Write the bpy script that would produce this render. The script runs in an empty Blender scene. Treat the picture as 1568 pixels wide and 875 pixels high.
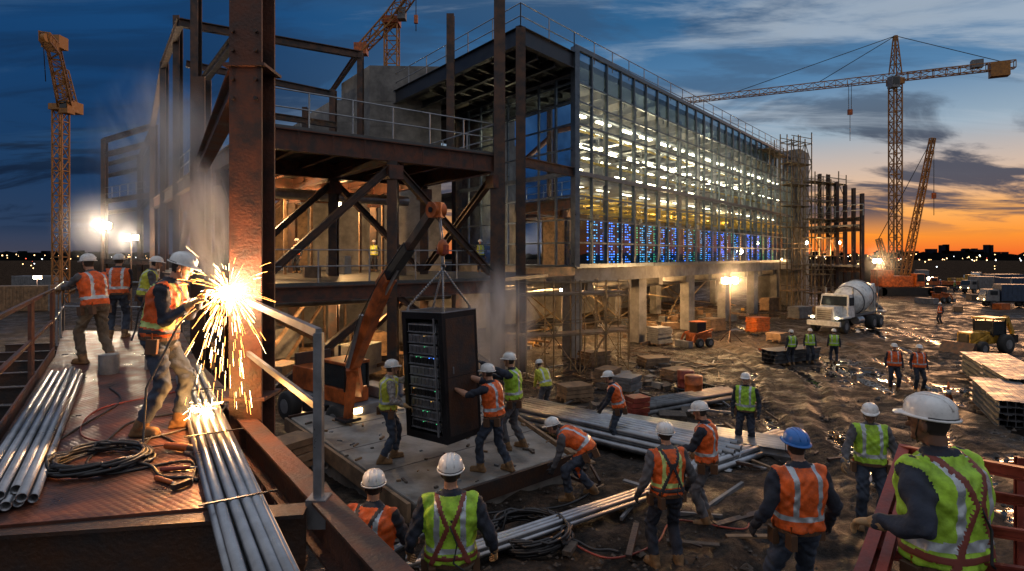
import bpy, math, random, time
import numpy as np
from mathutils import Vector as V, Matrix
T0=time.time()
random.seed(7); R=random.random
def ru(a,b): return random.uniform(a,b)
CAMH=5.0; F=900.0
# survey helper: bearing/height measured on the photograph + real distance -> world metres
def W(u,v,d): return V(((u-784)/F*d, d, CAMH-(v-392)/F*d))
Z=V((0,0,1))
scene=bpy.context.scene
# ------------------------------------------------------------------ noise
_rs=np.random.RandomState(3); _tab=_rs.rand(256,256)
def vn(x,y):
    x=np.asarray(x,float); y=np.asarray(y,float)
    xi=np.floor(x).astype(int); yi=np.floor(y).astype(int); fx=x-xi; fy=y-yi
    fx=fx*fx*(3-2*fx); fy=fy*fy*(3-2*fy)
    a=_tab[xi%256,yi%256]; b=_tab[(xi+1)%256,yi%256]; c=_tab[xi%256,(yi+1)%256]; d=_tab[(xi+1)%256,(yi+1)%256]
    return (a*(1-fx)+b*fx)*(1-fy)+(c*(1-fx)+d*fx)*fy
def fbm(x,y,o=4):
    s=0;a=.5
    for i in range(o):
        s=s+a*vn(x*2**i+17*i,y*2**i+31*i); a*=.5
    return s
GY=[0,3.3,4.6,5.5,7.3,8.6,10,13.5,22,30,40,5000]
GZ=[2.6,2.3,1.75,1.5,1.15,1.08,.98,.53,-.1,-.5,-.6,-.6]
def gz(x,y): return float(np.interp(y,GY,GZ))
# ------------------------------------------------------------------ materials
def lin(c): return tuple((x/12.92 if x<=.04045 else ((x+.055)/1.055)**2.4) for x in [k/255 for k in c])
def mat(name,col,rough=.6,metal=0,var=.25,scale=3.,bump=.0,bscale=30.,emit=None,es=0,col2=None,rvar=.15,spec=None):
    m=bpy.data.materials.new(name); m.use_nodes=True; nt=m.node_tree; n=nt.nodes; l=nt.links
    b=n['Principled BSDF']; b.inputs['Roughness'].default_value=rough; b.inputs['Metallic'].default_value=metal
    if spec is not None: b.inputs['Specular IOR Level'].default_value=spec
    tc=n.new('ShaderNodeTexCoord')
    no=n.new('ShaderNodeTexNoise'); no.inputs['Scale'].default_value=scale; no.inputs['Detail'].default_value=6; no.inputs['Roughness'].default_value=.65
    l.new(tc.outputs['Object'],no.inputs['Vector'])
    r=n.new('ShaderNodeValToRGB'); r.color_ramp.elements[0].position=.38; r.color_ramp.elements[1].position=.64
    c2=col2 if col2 else tuple(x*(1-var) for x in col)
    c1=col if col2 else tuple(min(1,x*(1+var*.5)) for x in col)
    r.color_ramp.elements[0].color=(*c2,1); r.color_ramp.elements[1].color=(*c1,1)
    l.new(no.outputs['Fac'],r.inputs['Fac']); l.new(r.outputs['Color'],b.inputs['Base Color'])
    if rvar:
        mr=n.new('ShaderNodeMapRange'); mr.inputs['From Min'].default_value=.3; mr.inputs['From Max'].default_value=.7
        mr.inputs['To Min'].default_value=max(.03,rough-rvar); mr.inputs['To Max'].default_value=min(1,rough+rvar)
        l.new(no.outputs['Fac'],mr.inputs['Value']); l.new(mr.outputs['Result'],b.inputs['Roughness'])
    if bump:
        n2=n.new('ShaderNodeTexNoise'); n2.inputs['Scale'].default_value=bscale; n2.inputs['Detail'].default_value=4
        l.new(tc.outputs['Object'],n2.inputs['Vector'])
        bp=n.new('ShaderNodeBump'); bp.inputs['Strength'].default_value=bump; bp.inputs['Distance'].default_value=.02
        l.new(n2.outputs['Fac'],bp.inputs['Height']); l.new(bp.outputs['Normal'],b.inputs['Normal'])
    if emit:
        b.inputs['Emission Color'].default_value=(*emit,1); b.inputs['Emission Strength'].default_value=es
    return m
M={}
def mk(k,*a,**kw): M[k]=mat(k,*a,**kw); return M[k]
mk('dark_steel',(.038,.037,.039),.5,.45,col2=(.10,.05,.03),bump=.3,scale=2.2)
mk('red_steel',(.15,.055,.032),.62,.25,col2=(.045,.03,.026),bump=.45,scale=2.6)
mk('primer_red',(.26,.045,.028),.5,.2,var=.5,bump=.2)
mk('galv',(.34,.35,.37),.36,.85,var=.35,scale=1.8,rvar=.1)
mk('stock_steel',(.13,.135,.145),.5,.6,var=.5,scale=2.5,rvar=.15)
mk('rail_steel',(.30,.31,.33),.4,.7,var=.3)
mk('concrete',(.25,.24,.225),.85,0,col2=(.11,.105,.10),scale=.9,bump=.5,bscale=12)
mk('concrete_pad',(.30,.28,.25),.6,0,col2=(.10,.09,.08),scale=1.3,bump=.3,bscale=18,rvar=.3)
mk('roof_fascia',(.05,.055,.065),.45,.5)
mk('deckpan',(.10,.10,.10),.55,.6)
mk('mullion',(.12,.15,.18),.4,.6)
mk('black',(.012,.012,.014),.4,.2,var=.3)
mk('rubber',(.02,.02,.02),.75,0,bump=.3)
mk('cable',(.018,.018,.02),.45,0)
mk('orange_paint',(.45,.105,.018),.45,.1,var=.6,bump=.1)
mk('yellow_paint',(.45,.24,.025),.45,.1,var=.5)
mk('crane_yellow',(.34,.15,.035),.55,.2,var=.4)
mk('scaf',(.22,.16,.09),.5,.5,var=.5)
mk('white_paint',(.62,.62,.6),.35,0,var=.3)
mk('grey_paint',(.16,.165,.175),.55,.1,var=.4)
mk('blue_paint',(.025,.045,.09),.55,.1,var=.3)
mk('wood',(.22,.135,.075),.75,0,var=.5,bump=.3)
mk('server',(.42,.43,.45),.35,.6,var=.4,scale=9)
mk('pipe_yellow',(.65,.42,.05),.5,.1)
mk('rock',(.085,.068,.055),.85,0,var=.6,scale=9,bump=.4)
mk('carglass',(.02,.025,.03),.08,0,rvar=0)
mk('trees',(.006,.008,.009),.95,spec=0)
mk('city',(.012,.015,.024),.9,spec=0)
def em(k,c,s): return mk(k,tuple(x*.5 for x in c),.5,0,emit=c,es=s)
em('e_white',(1,.86,.56),11); em('e_warm',(1,.62,.25),16); em('e_lamp',(1,.8,.5),60)
em('e_blue',(.05,.22,1),4.2); em('e_green',(.1,.9,.35),1.1); em('e_amber',(1,.55,.12),1.4); em('e_cyan',(.12,.55,1),2.2)
em('e_blue2',(.06,.28,1),9.0)
em('e_spark',(1,.40,.09),16); em('e_spark2',(1,.70,.34),30); em('e_arc',(1,.9,.75),200); em('e_city',(1,.6,.25),7); em('e_cityw',(.9,.95,1),5); em('e_red',(1,.1,.05),5)
# people
mk('skin',(.42,.22,.14),.5,0,var=.2,scale=12); mk('skin_dark',(.16,.08,.05),.5,0,var=.2)
mk('vest_orange',(.78,.12,.015),.65,0,var=.45,scale=7,bump=.8,bscale=12)
mk('vest_lime',(.36,.62,.04),.65,0,var=.45,scale=7,bump=.8,bscale=12)
mk('vest_yellow',(.55,.58,.055),.65,0,var=.4,scale=7,bump=.8,bscale=12)
mk('reflect',(.48,.53,.57),.35,.4,var=.25,scale=9,bump=.4,bscale=14)
mk('reflect_lime',(.55,.68,.22),.45,.1,var=.2)
mk('navy',(.022,.028,.045),.85,0,var=.5,bump=.7,bscale=14); mk('denim',(.04,.055,.085),.85,0,var=.6,bump=.7,bscale=14)
mk('khaki',(.13,.105,.075),.85,0,var=.5,bump=.7,bscale=14); mk('greycloth',(.10,.10,.11),.85,0,var=.5,bump=.7,bscale=14)
mk('plaid',(.3,.27,.25),.85,0,var=.6,scale=25); mk('boot',(.20,.11,.045),.7,0,var=.5,scale=12); mk('bootd',(.04,.03,.025),.7,0)
mk('hat_white',(.72,.72,.70),.3,0,var=.2,scale=8,rvar=.08); mk('hat_blue',(.03,.16,.5),.3,0,var=.15,rvar=.05)
mk('hair',(.03,.02,.015),.8); mk('harness',(.20,.045,.03),.6,0); mk('harness_k',(.03,.03,.035),.6); mk('glove',(.36,.22,.10),.8,0,var=.5,bump=.4); mk('glove_k',(.03,.03,.035),.8); mk('belt',(.10,.05,.025),.6)
mk('eye',(.05,.03,.02),.3)
# glass
def glassmat(name,tint,refl,ior=1.5):
    m=bpy.data.materials.new(name); m.use_nodes=True; nt=m.node_tree; n=nt.nodes; l=nt.links; n.clear()
    o=n.new('ShaderNodeOutputMaterial'); t=n.new('ShaderNodeBsdfTransparent'); t.inputs[0].default_value=(*tint,1)
    g=n.new('ShaderNodeBsdfGlossy'); g.inputs['Color'].default_value=(*refl,1); g.inputs['Roughness'].default_value=.02
    fr=n.new('ShaderNodeFresnel'); fr.inputs['IOR'].default_value=ior
    mx=n.new('ShaderNodeMixShader'); l.new(fr.outputs[0],mx.inputs[0]); l.new(t.outputs[0],mx.inputs[1]); l.new(g.outputs[0],mx.inputs[2]); l.new(mx.outputs[0],o.inputs[0]); M[name]=m
glassmat('glass',(.84,.93,.97),(.8,.9,1),1.42); glassmat('glass_dark',(.22,.34,.44),(.8,.9,1),1.9)
def volmat(name,col,dens,noise=0,aniso=.2,lo=.45,hi=.75,edge=1.0):
    m=bpy.data.materials.new(name); m.use_nodes=True; nt=m.node_tree; n=nt.nodes; l=nt.links; n.clear()
    o=n.new('ShaderNodeOutputMaterial'); s=n.new('ShaderNodeVolumeScatter'); s.inputs['Color'].default_value=(*col,1); s.inputs['Density'].default_value=dens; s.inputs['Anisotropy'].default_value=aniso
    tc=n.new('ShaderNodeTexCoord')
    ln=n.new('ShaderNodeVectorMath'); ln.operation='LENGTH'; l.new(tc.outputs['Object'],ln.inputs[0])
    f=n.new('ShaderNodeMapRange'); f.interpolation_type='SMOOTHSTEP'; f.inputs[1].default_value=edge; f.inputs[2].default_value=.05; l.new(ln.outputs['Value'],f.inputs[0])
    last=f.outputs[0]
    if noise:
        mp=n.new('ShaderNodeMapping'); mp.inputs['Scale'].default_value=(1,1,.6); l.new(tc.outputs['Object'],mp.inputs[0])
        t=n.new('ShaderNodeTexNoise'); t.inputs['Scale'].default_value=noise; t.inputs['Detail'].default_value=3; t.inputs['Distortion'].default_value=1.0; l.new(mp.outputs[0],t.inputs['Vector'])
        r=n.new('ShaderNodeMapRange'); r.inputs[1].default_value=lo; r.inputs[2].default_value=hi; l.new(t.outputs['Fac'],r.inputs[0])
        a=n.new('ShaderNodeMath'); a.operation='MULTIPLY'; l.new(r.outputs[0],a.inputs[0]); l.new(last,a.inputs[1]); last=a.outputs[0]
    c=n.new('ShaderNodeMath'); c.operation='MULTIPLY'; l.new(last,c.inputs[0]); c.inputs[1].default_value=dens; l.new(c.outputs[0],s.inputs['Density'])
    l.new(s.outputs[0],o.inputs['Volume']); M[name]=m
# checker plate
def platemat():
    m=mk('deck_plate',(.20,.068,.04),.42,.45,col2=(.06,.036,.03),scale=2.4,rvar=.2); nt=m.node_tree; n=nt.nodes; l=nt.links
    tc=n.new('ShaderNodeTexCoord'); mp=n.new('ShaderNodeMapping'); mp.inputs['Rotation'].default_value=(0,0,.6); mp.inputs['Scale'].default_value=(22,22,22)
    l.new(tc.outputs['Object'],mp.inputs[0]); w1=n.new('ShaderNodeTexVoronoi'); w1.feature='F1'; w1.inputs['Scale'].default_value=1.0; w1.inputs['Randomness'].default_value=.12
    l.new(mp.outputs[0],w1.inputs['Vector']); bp=n.new('ShaderNodeBump'); bp.inputs['Strength'].default_value=.55; bp.inputs['Distance'].default_value=.012; bp.invert=True
    l.new(w1.outputs['Distance'],bp.inputs['Height']); l.new(bp.outputs[0],n['Principled BSDF'].inputs['Normal'])
platemat()
# ------------------------------------------------------------------ mesh builder
def frame(d,up=Z):
    d=d.normalized()
    if abs(d.dot(up))>.98: up=V((0,1,0)) if abs(d.y)<.9 else V((1,0,0))
    s=d.cross(up).normalized(); u=s.cross(d).normalized(); return d,s,u
class MB:
    def __init__(s): s.v=[];s.f=[];s.m=[];s.s=[];s.mats=[]
    def mi(s,k):
        if k not in s.mats: s.mats.append(k)
        return s.mats.index(k)
    def add(s,vs,fs,k,sm=False):
        o=len(s.v); s.v.extend([tuple(p) for p in vs]); i=s.mi(k)
        for f in fs: s.f.append([a+o for a in f]); s.m.append(i); s.s.append(sm)
    def hexa(s,p,k):  # 8 points bottom 0-3, top 4-7
        s.add(p,[(3,2,1,0),(4,5,6,7),(0,1,5,4),(1,2,6,5),(2,3,7,6),(3,0,4,7)],k)
    def box(s,c,sz,k,rot=None):
        c=V(c); x,y,z=[a/2 for a in sz]; P=[V((-x,-y,-z)),V((x,-y,-z)),V((x,y,-z)),V((-x,y,-z)),V((-x,-y,z)),V((x,-y,z)),V((x,y,z)),V((-x,y,z))]
        if rot is not None:
            if not isinstance(rot,Matrix): rot=Matrix.Rotation(rot,3,'Z')
            P=[rot@p for p in P]
        s.hexa([c+p for p in P],k)
    def beam(s,a,b,w,h,k,up=Z):
        a=V(a);b=V(b); d,sd,u=frame(b-a,up); P=[]
        for q in (a,b):
            P+= [q-sd*w/2-u*h/2,q+sd*w/2-u*h/2,q+sd*w/2+u*h/2,q-sd*w/2+u*h/2]
        s.add(P,[(0,1,2,3),(7,6,5,4),(0,4,5,1),(1,5,6,2),(2,6,7,3),(3,7,4,0)],k)
    def ibeam(s,a,b,w,h,k,up=Z,t=.03):
        a=V(a);b=V(b); d,sd,u=frame(b-a,up); t=max(t,w*.08)
        s.beam(a+u*(h/2-t/2),b+u*(h/2-t/2),w,t,k,up); s.beam(a-u*(h/2-t/2),b-u*(h/2-t/2),w,t,k,up); s.beam(a,b,t,h-2*t-.002,k,up)
    def cap(s,a,b,r0,r1,k,n=10,m=3,fl=1.0,up=Z,sm=True,round_=True):
        a=V(a);b=V(b); d,sd,u=frame(b-a,up); rings=[]
        if round_:
            for i in range(1,m+1): t=math.pi/2*(1-i/m); rings.append((a-d*r0*math.sin(t),r0*math.cos(t)))
            for i in range(0,m): t=math.pi/2*(i/m); rings.append((b+d*r1*math.sin(t),r1*math.cos(t)))
        else: rings=[(a,r0),(b,r1)]
        vs=[];fs=[]
        for c,r in rings:
            for j in range(n):
                t=2*math.pi*j/n; vs.append(c+sd*r*math.cos(t)+u*r*fl*math.sin(t))
        L=len(rings)
        for i in range(L-1):
            for j in range(n): fs.append((i*n+j,i*n+(j+1)%n,(i+1)*n+(j+1)%n,(i+1)*n+j))
        if round_:
            vs.append(a-d*r0); vs.append(b+d*r1); A=len(vs)-2
            for j in range(n): fs.append((A,(j+1)%n,j)); fs.append((A+1,(L-1)*n+j,(L-1)*n+(j+1)%n))
            s.add(vs,fs,k,sm)
        else:
            s.add(vs,fs,k,sm); o=[tuple(range(n))[::-1],tuple(range(n,2*n))]; s.add(vs,o,k,False)
    def cyl(s,a,b,r,k,r1=None,n=8): s.cap(a,b,r,r if r1 is None else r1,k,n,round_=False)
    def ell(s,c,r,k,Mx=None,n=14,m=9):
        c=V(c); vs=[];fs=[]
        for i in range(1,m):
            t=math.pi*i/m
            for j in range(n):
                p=2*math.pi*j/n; q=V((r[0]*math.sin(t)*math.cos(p),r[1]*math.sin(t)*math.sin(p),-r[2]*math.cos(t)))
                vs.append(c+(Mx@q if Mx else q))
        q=V((0,0,-r[2])); vs.append(c+(Mx@q if Mx else q)); vs.append(c-(Mx@q if Mx else q)); A=len(vs)-2
        for i in range(m-2):
            for j in range(n): fs.append((i*n+j,i*n+(j+1)%n,(i+1)*n+(j+1)%n,(i+1)*n+j))
        for j in range(n): fs.append((A,(j+1)%n,j)); fs.append((A+1,(m-2)*n+j,(m-2)*n+(j+1)%n))
        s.add(vs,fs,k,True)
    def tube(s,pts,r,k,n=6):
        pts=[V(p) for p in pts]; vs=[];fs=[]; L=len(pts); up=Z
        for i,p in enumerate(pts):
            d=(pts[min(i+1,L-1)]-pts[max(i-1,0)]); d,sd,u=frame(d if d.length>1e-6 else V((1,0,0)))
            for j in range(n):
                t=2*math.pi*j/n; vs.append(p+sd*r*math.cos(t)+u*r*math.sin(t))
        for i in range(L-1):
            for j in range(n): fs.append((i*n+j,i*n+(j+1)%n,(i+1)*n+(j+1)%n,(i+1)*n+j))
        fs.append(tuple(range(n))[::-1]); fs.append(tuple((L-1)*n+j for j in range(n)))
        s.add(vs,fs,k,True)
    def lathe(s,prof,k,o=(0,0,0),ax=Z,n=20,sm=True):
        o=V(o); d,sd,u=frame(V(ax)); vs=[];fs=[]
        for (h,r) in prof:
            for j in range(n):
                t=2*math.pi*j/n; vs.append(o+d*h+sd*r*math.cos(t)+u*r*math.sin(t))
        for i in range(len(prof)-1):
            for j in range(n): fs.append((i*n+j,i*n+(j+1)%n,(i+1)*n+(j+1)%n,(i+1)*n+j))
        fs.append(tuple(range(n))[::-1]); fs.append(tuple((len(prof)-1)*n+j for j in range(n)))
        s.add(vs,fs,k,sm)
    def loft(s,secs,k):  # secs: (centre, Mx 3x3, rx, ry)
        n=22; vs=[];fs=[]
        for c,Mx,rx,ry in secs:
            for j in range(n):
                t=2*math.pi*j/n; ct,st=math.cos(t),math.sin(t); e=.8
                vs.append(V(c)+Mx@V((rx*math.copysign(abs(ct)**e,ct),ry*math.copysign(abs(st)**e,st),0)))
        L=len(secs)
        for i in range(L-1):
            for j in range(n): fs.append((i*n+j,i*n+(j+1)%n,(i+1)*n+(j+1)%n,(i+1)*n+j))
        fs.append(tuple(range(n))[::-1]); fs.append(tuple((L-1)*n+j for j in range(n)))
        s.add(vs,fs,k,True)
    def obj(s,name,parent=None,bevel=0,mx=None):
        me=bpy.data.meshes.new(name); me.from_pydata(s.v,[],s.f); 
        me.polygons.foreach_set('material_index',s.m); me.polygons.foreach_set('use_smooth',s.s)
        for k in s.mats: me.materials.append(M[k])
        me.update(); ob=bpy.data.objects.new(name,me); scene.collection.objects.link(ob)
        if bevel:
            b=ob.modifiers.new('b','BEVEL'); b.width=bevel; b.segments=2; b.limit_method='ANGLE'
        if parent: ob.parent=parent
        if mx is not None: ob.matrix_world=mx
        return ob
def empty(name,loc=(0,0,0),rz=0,s=1):
    e=bpy.data.objects.new(name,None); scene.collection.objects.link(e); e.location=loc; e.rotation_euler=(0,0,rz); e.scale=(s,s,s); e.empty_display_size=.3; return e
def light(name,p,e,c,r=.1,parent=None):
    l=bpy.data.lights.new(name,'POINT'); l.energy=e; l.color=c; l.shadow_soft_size=r
    o=bpy.data.objects.new(name,l); o.location=p; scene.collection.objects.link(o)
    if parent: o.parent=parent
    return o
WARM=(1,.56,.22); 
# ------------------------------------------------------------------ camera
cam=bpy.data.cameras.new('camera'); co=bpy.data.objects.new('camera',cam); scene.collection.objects.link(co); scene.camera=co
co.location=(0,0,CAMH); co.rotation_euler=(math.radians(90),0,0); cam.sensor_width=36; cam.lens=36*F/1568; cam.shift_y=-45.5/1568; cam.clip_start=.1; cam.clip_end=9000
scene.view_settings.view_transform='Standard'; scene.view_settings.look='None'; scene.view_settings.exposure=0
# ------------------------------------------------------------------ world
w=bpy.data.worlds.new('World'); scene.world=w; w.use_nodes=True; nt=w.node_tree; n=nt.nodes; l=nt.links; n.clear()
out=n.new('ShaderNodeOutputWorld'); bg=n.new('ShaderNodeBackground'); l.new(bg.outputs[0],out.inputs[0])
tc=n.new('ShaderNodeTexCoord'); sp=n.new('ShaderNodeSeparateXYZ'); l.new(tc.outputs['Generated'],sp.inputs[0])
def math_(op,a,b=None,c=None,clamp=False):
    m=n.new('ShaderNodeMath'); m.operation=op; m.use_clamp=clamp
    for i,x in enumerate([a,b,c]):
        if x is None: continue
        if isinstance(x,(int,float)): m.inputs[i].default_value=x
        else: l.new(x,m.inputs[i])
    return m.outputs[0]
def mapr(x,a,b,c=0,d=1,t='SMOOTHSTEP'):
    m=n.new('ShaderNodeMapRange'); m.interpolation_type=t
    for i,q in enumerate([a,b,c,d]): m.inputs[1+i].default_value=q
    l.new(x,m.inputs[0]); return m.outputs[0]
def ramp(x,st):
    r=n.new('ShaderNodeValToRGB'); e=r.color_ramp.elements
    while len(e)<len(st): e.new(.5)
    for i,(p,c) in enumerate(st): e[i].position=p; e[i].color=(*c,1)
    l.new(x,r.inputs[0]); return r.outputs[0]
def mix(f,a,b):
    m=n.new('ShaderNodeMix'); m.data_type='RGBA'
    if isinstance(f,(int,float)): m.inputs[0].default_value=f
    else: l.new(f,m.inputs[0])
    for i,x in ((6,a),(7,b)):
        if isinstance(x,tuple): m.inputs[i].default_value=(*x,1)
        else: l.new(x,m.inputs[i])
    return m.outputs[2]
X,Y,ZZ=sp.outputs
hl=math_('SQRT',math_('ADD',math_('MULTIPLY',X,X),math_('MULTIPLY',Y,Y)))
az=math_('DIVIDE',math_('ADD',math_('MULTIPLY',X,.62),math_('MULTIPLY',Y,.785)),math_('MAXIMUM',hl,.001))
fill=(.50,.56,.68)  # overhead sky above the frame, brightened as added fill light
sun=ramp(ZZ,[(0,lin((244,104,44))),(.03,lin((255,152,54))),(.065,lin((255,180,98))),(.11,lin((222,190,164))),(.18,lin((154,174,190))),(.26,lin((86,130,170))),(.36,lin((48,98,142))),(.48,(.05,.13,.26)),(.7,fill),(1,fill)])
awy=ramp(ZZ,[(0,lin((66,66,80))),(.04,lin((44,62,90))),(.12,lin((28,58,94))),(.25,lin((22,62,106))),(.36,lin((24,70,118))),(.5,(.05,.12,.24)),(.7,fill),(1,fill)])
f1=mapr(az,.35,.96)
base=mix(f1,awy,sun)
den=math_('ADD',math_('MAXIMUM',ZZ,0),.16)
cx=math_('DIVIDE',X,den); cy=math_('DIVIDE',Y,den)
cv=n.new('ShaderNodeCombineXYZ'); l.new(cx,cv.inputs[0]); l.new(cy,cv.inputs[1])
mp=n.new('ShaderNodeMapping'); mp.inputs['Rotation'].default_value=(0,0,.25); mp.inputs['Scale'].default_value=(.75,1.5,1); l.new(cv.outputs[0],mp.inputs[0])
cn=n.new('ShaderNodeTexNoise'); cn.inputs['Scale'].default_value=1.25; cn.inputs['Detail'].default_value=10; cn.inputs['Roughness'].default_value=.6; cn.inputs['Distortion'].default_value=.7; l.new(mp.outputs[0],cn.inputs['Vector'])
cm=mapr(cn.outputs['Fac'],.45,.57)
mp2=n.new('ShaderNodeMapping'); mp2.inputs['Location'].default_value=(7.3,3.1,0); mp2.inputs['Rotation'].default_value=(0,0,-.5); mp2.inputs['Scale'].default_value=(.6,1.9,1); l.new(cv.outputs[0],mp2.inputs[0])
cn2=n.new('ShaderNodeTexNoise'); cn2.inputs['Scale'].default_value=1.0; cn2.inputs['Detail'].default_value=9; cn2.inputs['Roughness'].default_value=.62; cn2.inputs['Distortion'].default_value=.6; l.new(mp2.outputs[0],cn2.inputs['Vector'])
cm2=mapr(cn2.outputs['Fac'],.46,.62)
dark=mix(f1,lin((20,34,56)),lin((58,68,88)))
lowmask=mapr(ZZ,.02,.07)
himask=mapr(ZZ,.30,.14,.4,1.0)
b2=mix(math_('MULTIPLY',math_('MULTIPLY',cm,.92),math_('MULTIPLY',lowmask,himask)),base,dark)
lite=mix(f1,lin((60,92,126)),lin((180,192,204)))
b3=mix(math_('MULTIPLY',cm2,mapr(ZZ,.10,.22,0,.66)),b2,lite)
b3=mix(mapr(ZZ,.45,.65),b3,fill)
bk=mapr(Y,.05,-.5); b4=mix(math_('MULTIPLY',bk,.9),b3,(.42,.42,.45))  # unseen sky behind the camera, brightened to add fill light
below=mapr(ZZ,0,-.02); b5=mix(below,b4,(.02,.022,.03))
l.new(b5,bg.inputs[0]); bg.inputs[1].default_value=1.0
sl=bpy.data.lights.new('sun','SUN'); sl.energy=.6; sl.angle=math.radians(6); sl.color=(1,.48,.2)
so=bpy.data.objects.new('sun',sl); scene.collection.objects.link(so); so.rotation_euler=V((-.62,-.785,-.16)).to_track_quat('-Z','Y').to_euler()
# ------------------------------------------------------------------ ground
def gmat():
    m=bpy.data.materials.new('ground_mud'); m.use_nodes=True; nt=m.node_tree; n=nt.nodes; l=nt.links; b=n['Principled BSDF']
    tc=n.new('ShaderNodeTexCoord'); at=n.new('ShaderNodeAttribute'); at.attribute_name='wet'
    def no(s,d=8,r=.6):
        q=n.new('ShaderNodeTexNoise'); q.inputs['Scale'].default_value=s; q.inputs['Detail'].default_value=d; q.inputs['Roughness'].default_value=r; l.new(tc.outputs['Object'],q.inputs['Vector']); return q.outputs['Fac']
    a=no(.9,5,.6); c=no(7,9,.8); g=no(1.3,9,.72)
    r=n.new('ShaderNodeValToRGB'); e=r.color_ramp.elements; e[0].position=.40; e[0].color=(.012,.009,.007,1); e[1].position=.64; e[1].color=(.085,.060,.042,1); l.new(g,r.inputs[0])
    r2=n.new('ShaderNodeValToRGB'); e=r2.color_ramp.elements; e[0].position=.40; e[0].color=(.25,.25,.25,1); e[1].position=.62; e[1].color=(1.6,1.52,1.45,1); l.new(c,r2.inputs[0])
    mm=n.new('ShaderNodeMix'); mm.data_type='RGBA'; mm.blend_type='MULTIPLY'; mm.inputs[0].default_value=1; l.new(r.outputs[0],mm.inputs[6]); l.new(r2.outputs[0],mm.inputs[7])
    m2=n.new('ShaderNodeMix'); m2.data_type='RGBA'; l.new(at.outputs['Fac'],m2.inputs[0]); l.new(mm.outputs[2],m2.inputs[6]); m2.inputs[7].default_value=(.015,.012,.010,1); l.new(m2.outputs[2],b.inputs['Base Color'])
    mr=n.new('ShaderNodeMapRange'); mr.inputs[1].default_value=.40; mr.inputs[2].default_value=.56; mr.inputs[3].default_value=.42; mr.inputs[4].default_value=.9; l.new(a,mr.inputs[0])
    m3=n.new('ShaderNodeMix'); l.new(at.outputs['Fac'],m3.inputs[0]); l.new(mr.outputs[0],m3.inputs[2]); m3.inputs[3].default_value=.03; l.new(m3.outputs[0],b.inputs['Roughness'])
    sx=n.new('ShaderNodeSeparateXYZ'); l.new(tc.outputs['Object'],sx.inputs[0]); fd=n.new('ShaderNodeMapRange'); fd.inputs[1].default_value=45; fd.inputs[2].default_value=110; fd.inputs[3].default_value=.3; fd.inputs[4].default_value=.0; l.new(sx.outputs[1],fd.inputs[0])
    sm=n.new('ShaderNodeMix'); l.new(at.outputs['Fac'],sm.inputs[0]); l.new(fd.outputs[0],sm.inputs[2]); sm.inputs[3].default_value=.5; l.new(sm.outputs[0],b.inputs['Specular IOR Level'])
    bp=n.new('ShaderNodeBump'); bp.inputs['Distance'].default_value=.13; l.new(c,bp.inputs['Height'])
    iv=n.new('ShaderNodeMath'); iv.operation='SUBTRACT'; iv.inputs[0].default_value=1; l.new(at.outputs['Fac'],iv.inputs[1]); l.new(iv.outputs[0],bp.inputs['Strength']); l.new(bp.outputs[0],b.inputs['Normal'])
    M['ground']=m
gmat()
def ground():
    ar=np.arange
    xs=np.concatenate([[-4000,-1500,-600,-300,-150,-90],ar(-60,-12,.8),ar(-12,-3,.2),ar(-3,10,.085),ar(10,26,.16),ar(26,60,.35),[75,100,150,300,600,1500,4000]])
    ys=np.concatenate([[-60,-20,-5,0,2,4],ar(5,15,.085),ar(15,32,.16),ar(32,75,.4),[80,90,110,140,200,300,500,900,1700,3500,7000]])
    Xg,Yg=np.meshgrid(xs,ys); base=np.interp(Yg,GY,GZ)
    near=np.clip((90-Yg)/60,0,1)*np.clip((80-abs(Xg))/30,0,1)
    z=base+near*(.20*(fbm(Xg*.35,Yg*.35)-.47)+.17*(fbm(Xg*1.6+9,Yg*1.6)-.47)+.14*(fbm(Xg*4.5,Yg*4.5,3)-.44))
    cx=5.2+ (Yg-8)*.42+1.6*np.sin(Yg*.09)
    for off in (-2.6,-1.0,1.1,2.8,5.2,7.0,9.5,11.2):
        d=Xg-(cx+off*(1+Yg*.01)+.35*np.sin(Yg*.35+off)); g=np.exp(-(d/.26)**2)
        z-=near*g*.12; z+=near*.06*np.exp(-((np.abs(d)-.5)/.16)**2)
        z+=near*g*.025*np.sin(Yg*14+off)
    # water collects in the low spots of the haul road
    road=np.exp(-((Xg-cx-3.0)/ (8+Yg*.10))**2)
    low=.55*fbm(Xg*.30+4,Yg*.20+2,3)-.9*(z-base)+.10*fbm(Xg*2.2,Yg*1.6,3)
    k=low*(.35+.65*road)
    reg=(Yg>8)&(Yg<45)&(Xg>cx-5)&(Xg<cx+12)
    thr=np.percentile(k[reg],86)
    mask=np.clip((k-thr)/.012,0,1)*(Yg>7.6)*(Yg<80)*(Xg>2.2)
    mask=mask*mask*(3-2*mask)
    lvl=base-.035
    z=z*(1-mask)+lvl*mask; wet=mask
    nx,ny=len(xs),len(ys); vs=np.stack([Xg.ravel(),Yg.ravel(),z.ravel()],1)
    i=np.arange(nx*ny).reshape(ny,nx); q=np.stack([i[:-1,:-1],i[:-1,1:],i[1:,1:],i[1:,:-1]],-1).reshape(-1,4)
    me=bpy.data.meshes.new('ground'); me.vertices.add(len(vs)); me.vertices.foreach_set('co',vs.ravel()); me.loops.add(q.size); me.loops.foreach_set('vertex_index',q.ravel())
    me.polygons.add(len(q)); me.polygons.foreach_set('loop_start',np.arange(0,q.size,4)); me.polygons.foreach_set('loop_total',np.full(len(q),4)); me.update(calc_edges=True)
    me.polygons.foreach_set('use_smooth',np.ones(len(q),bool))
    a=me.attributes.new('wet','FLOAT','POINT'); a.data.foreach_set('value',wet.ravel())
    me.materials.append(M['ground']); ob=bpy.data.objects.new('ground',me); scene.collection.objects.link(ob)
ground()
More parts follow.
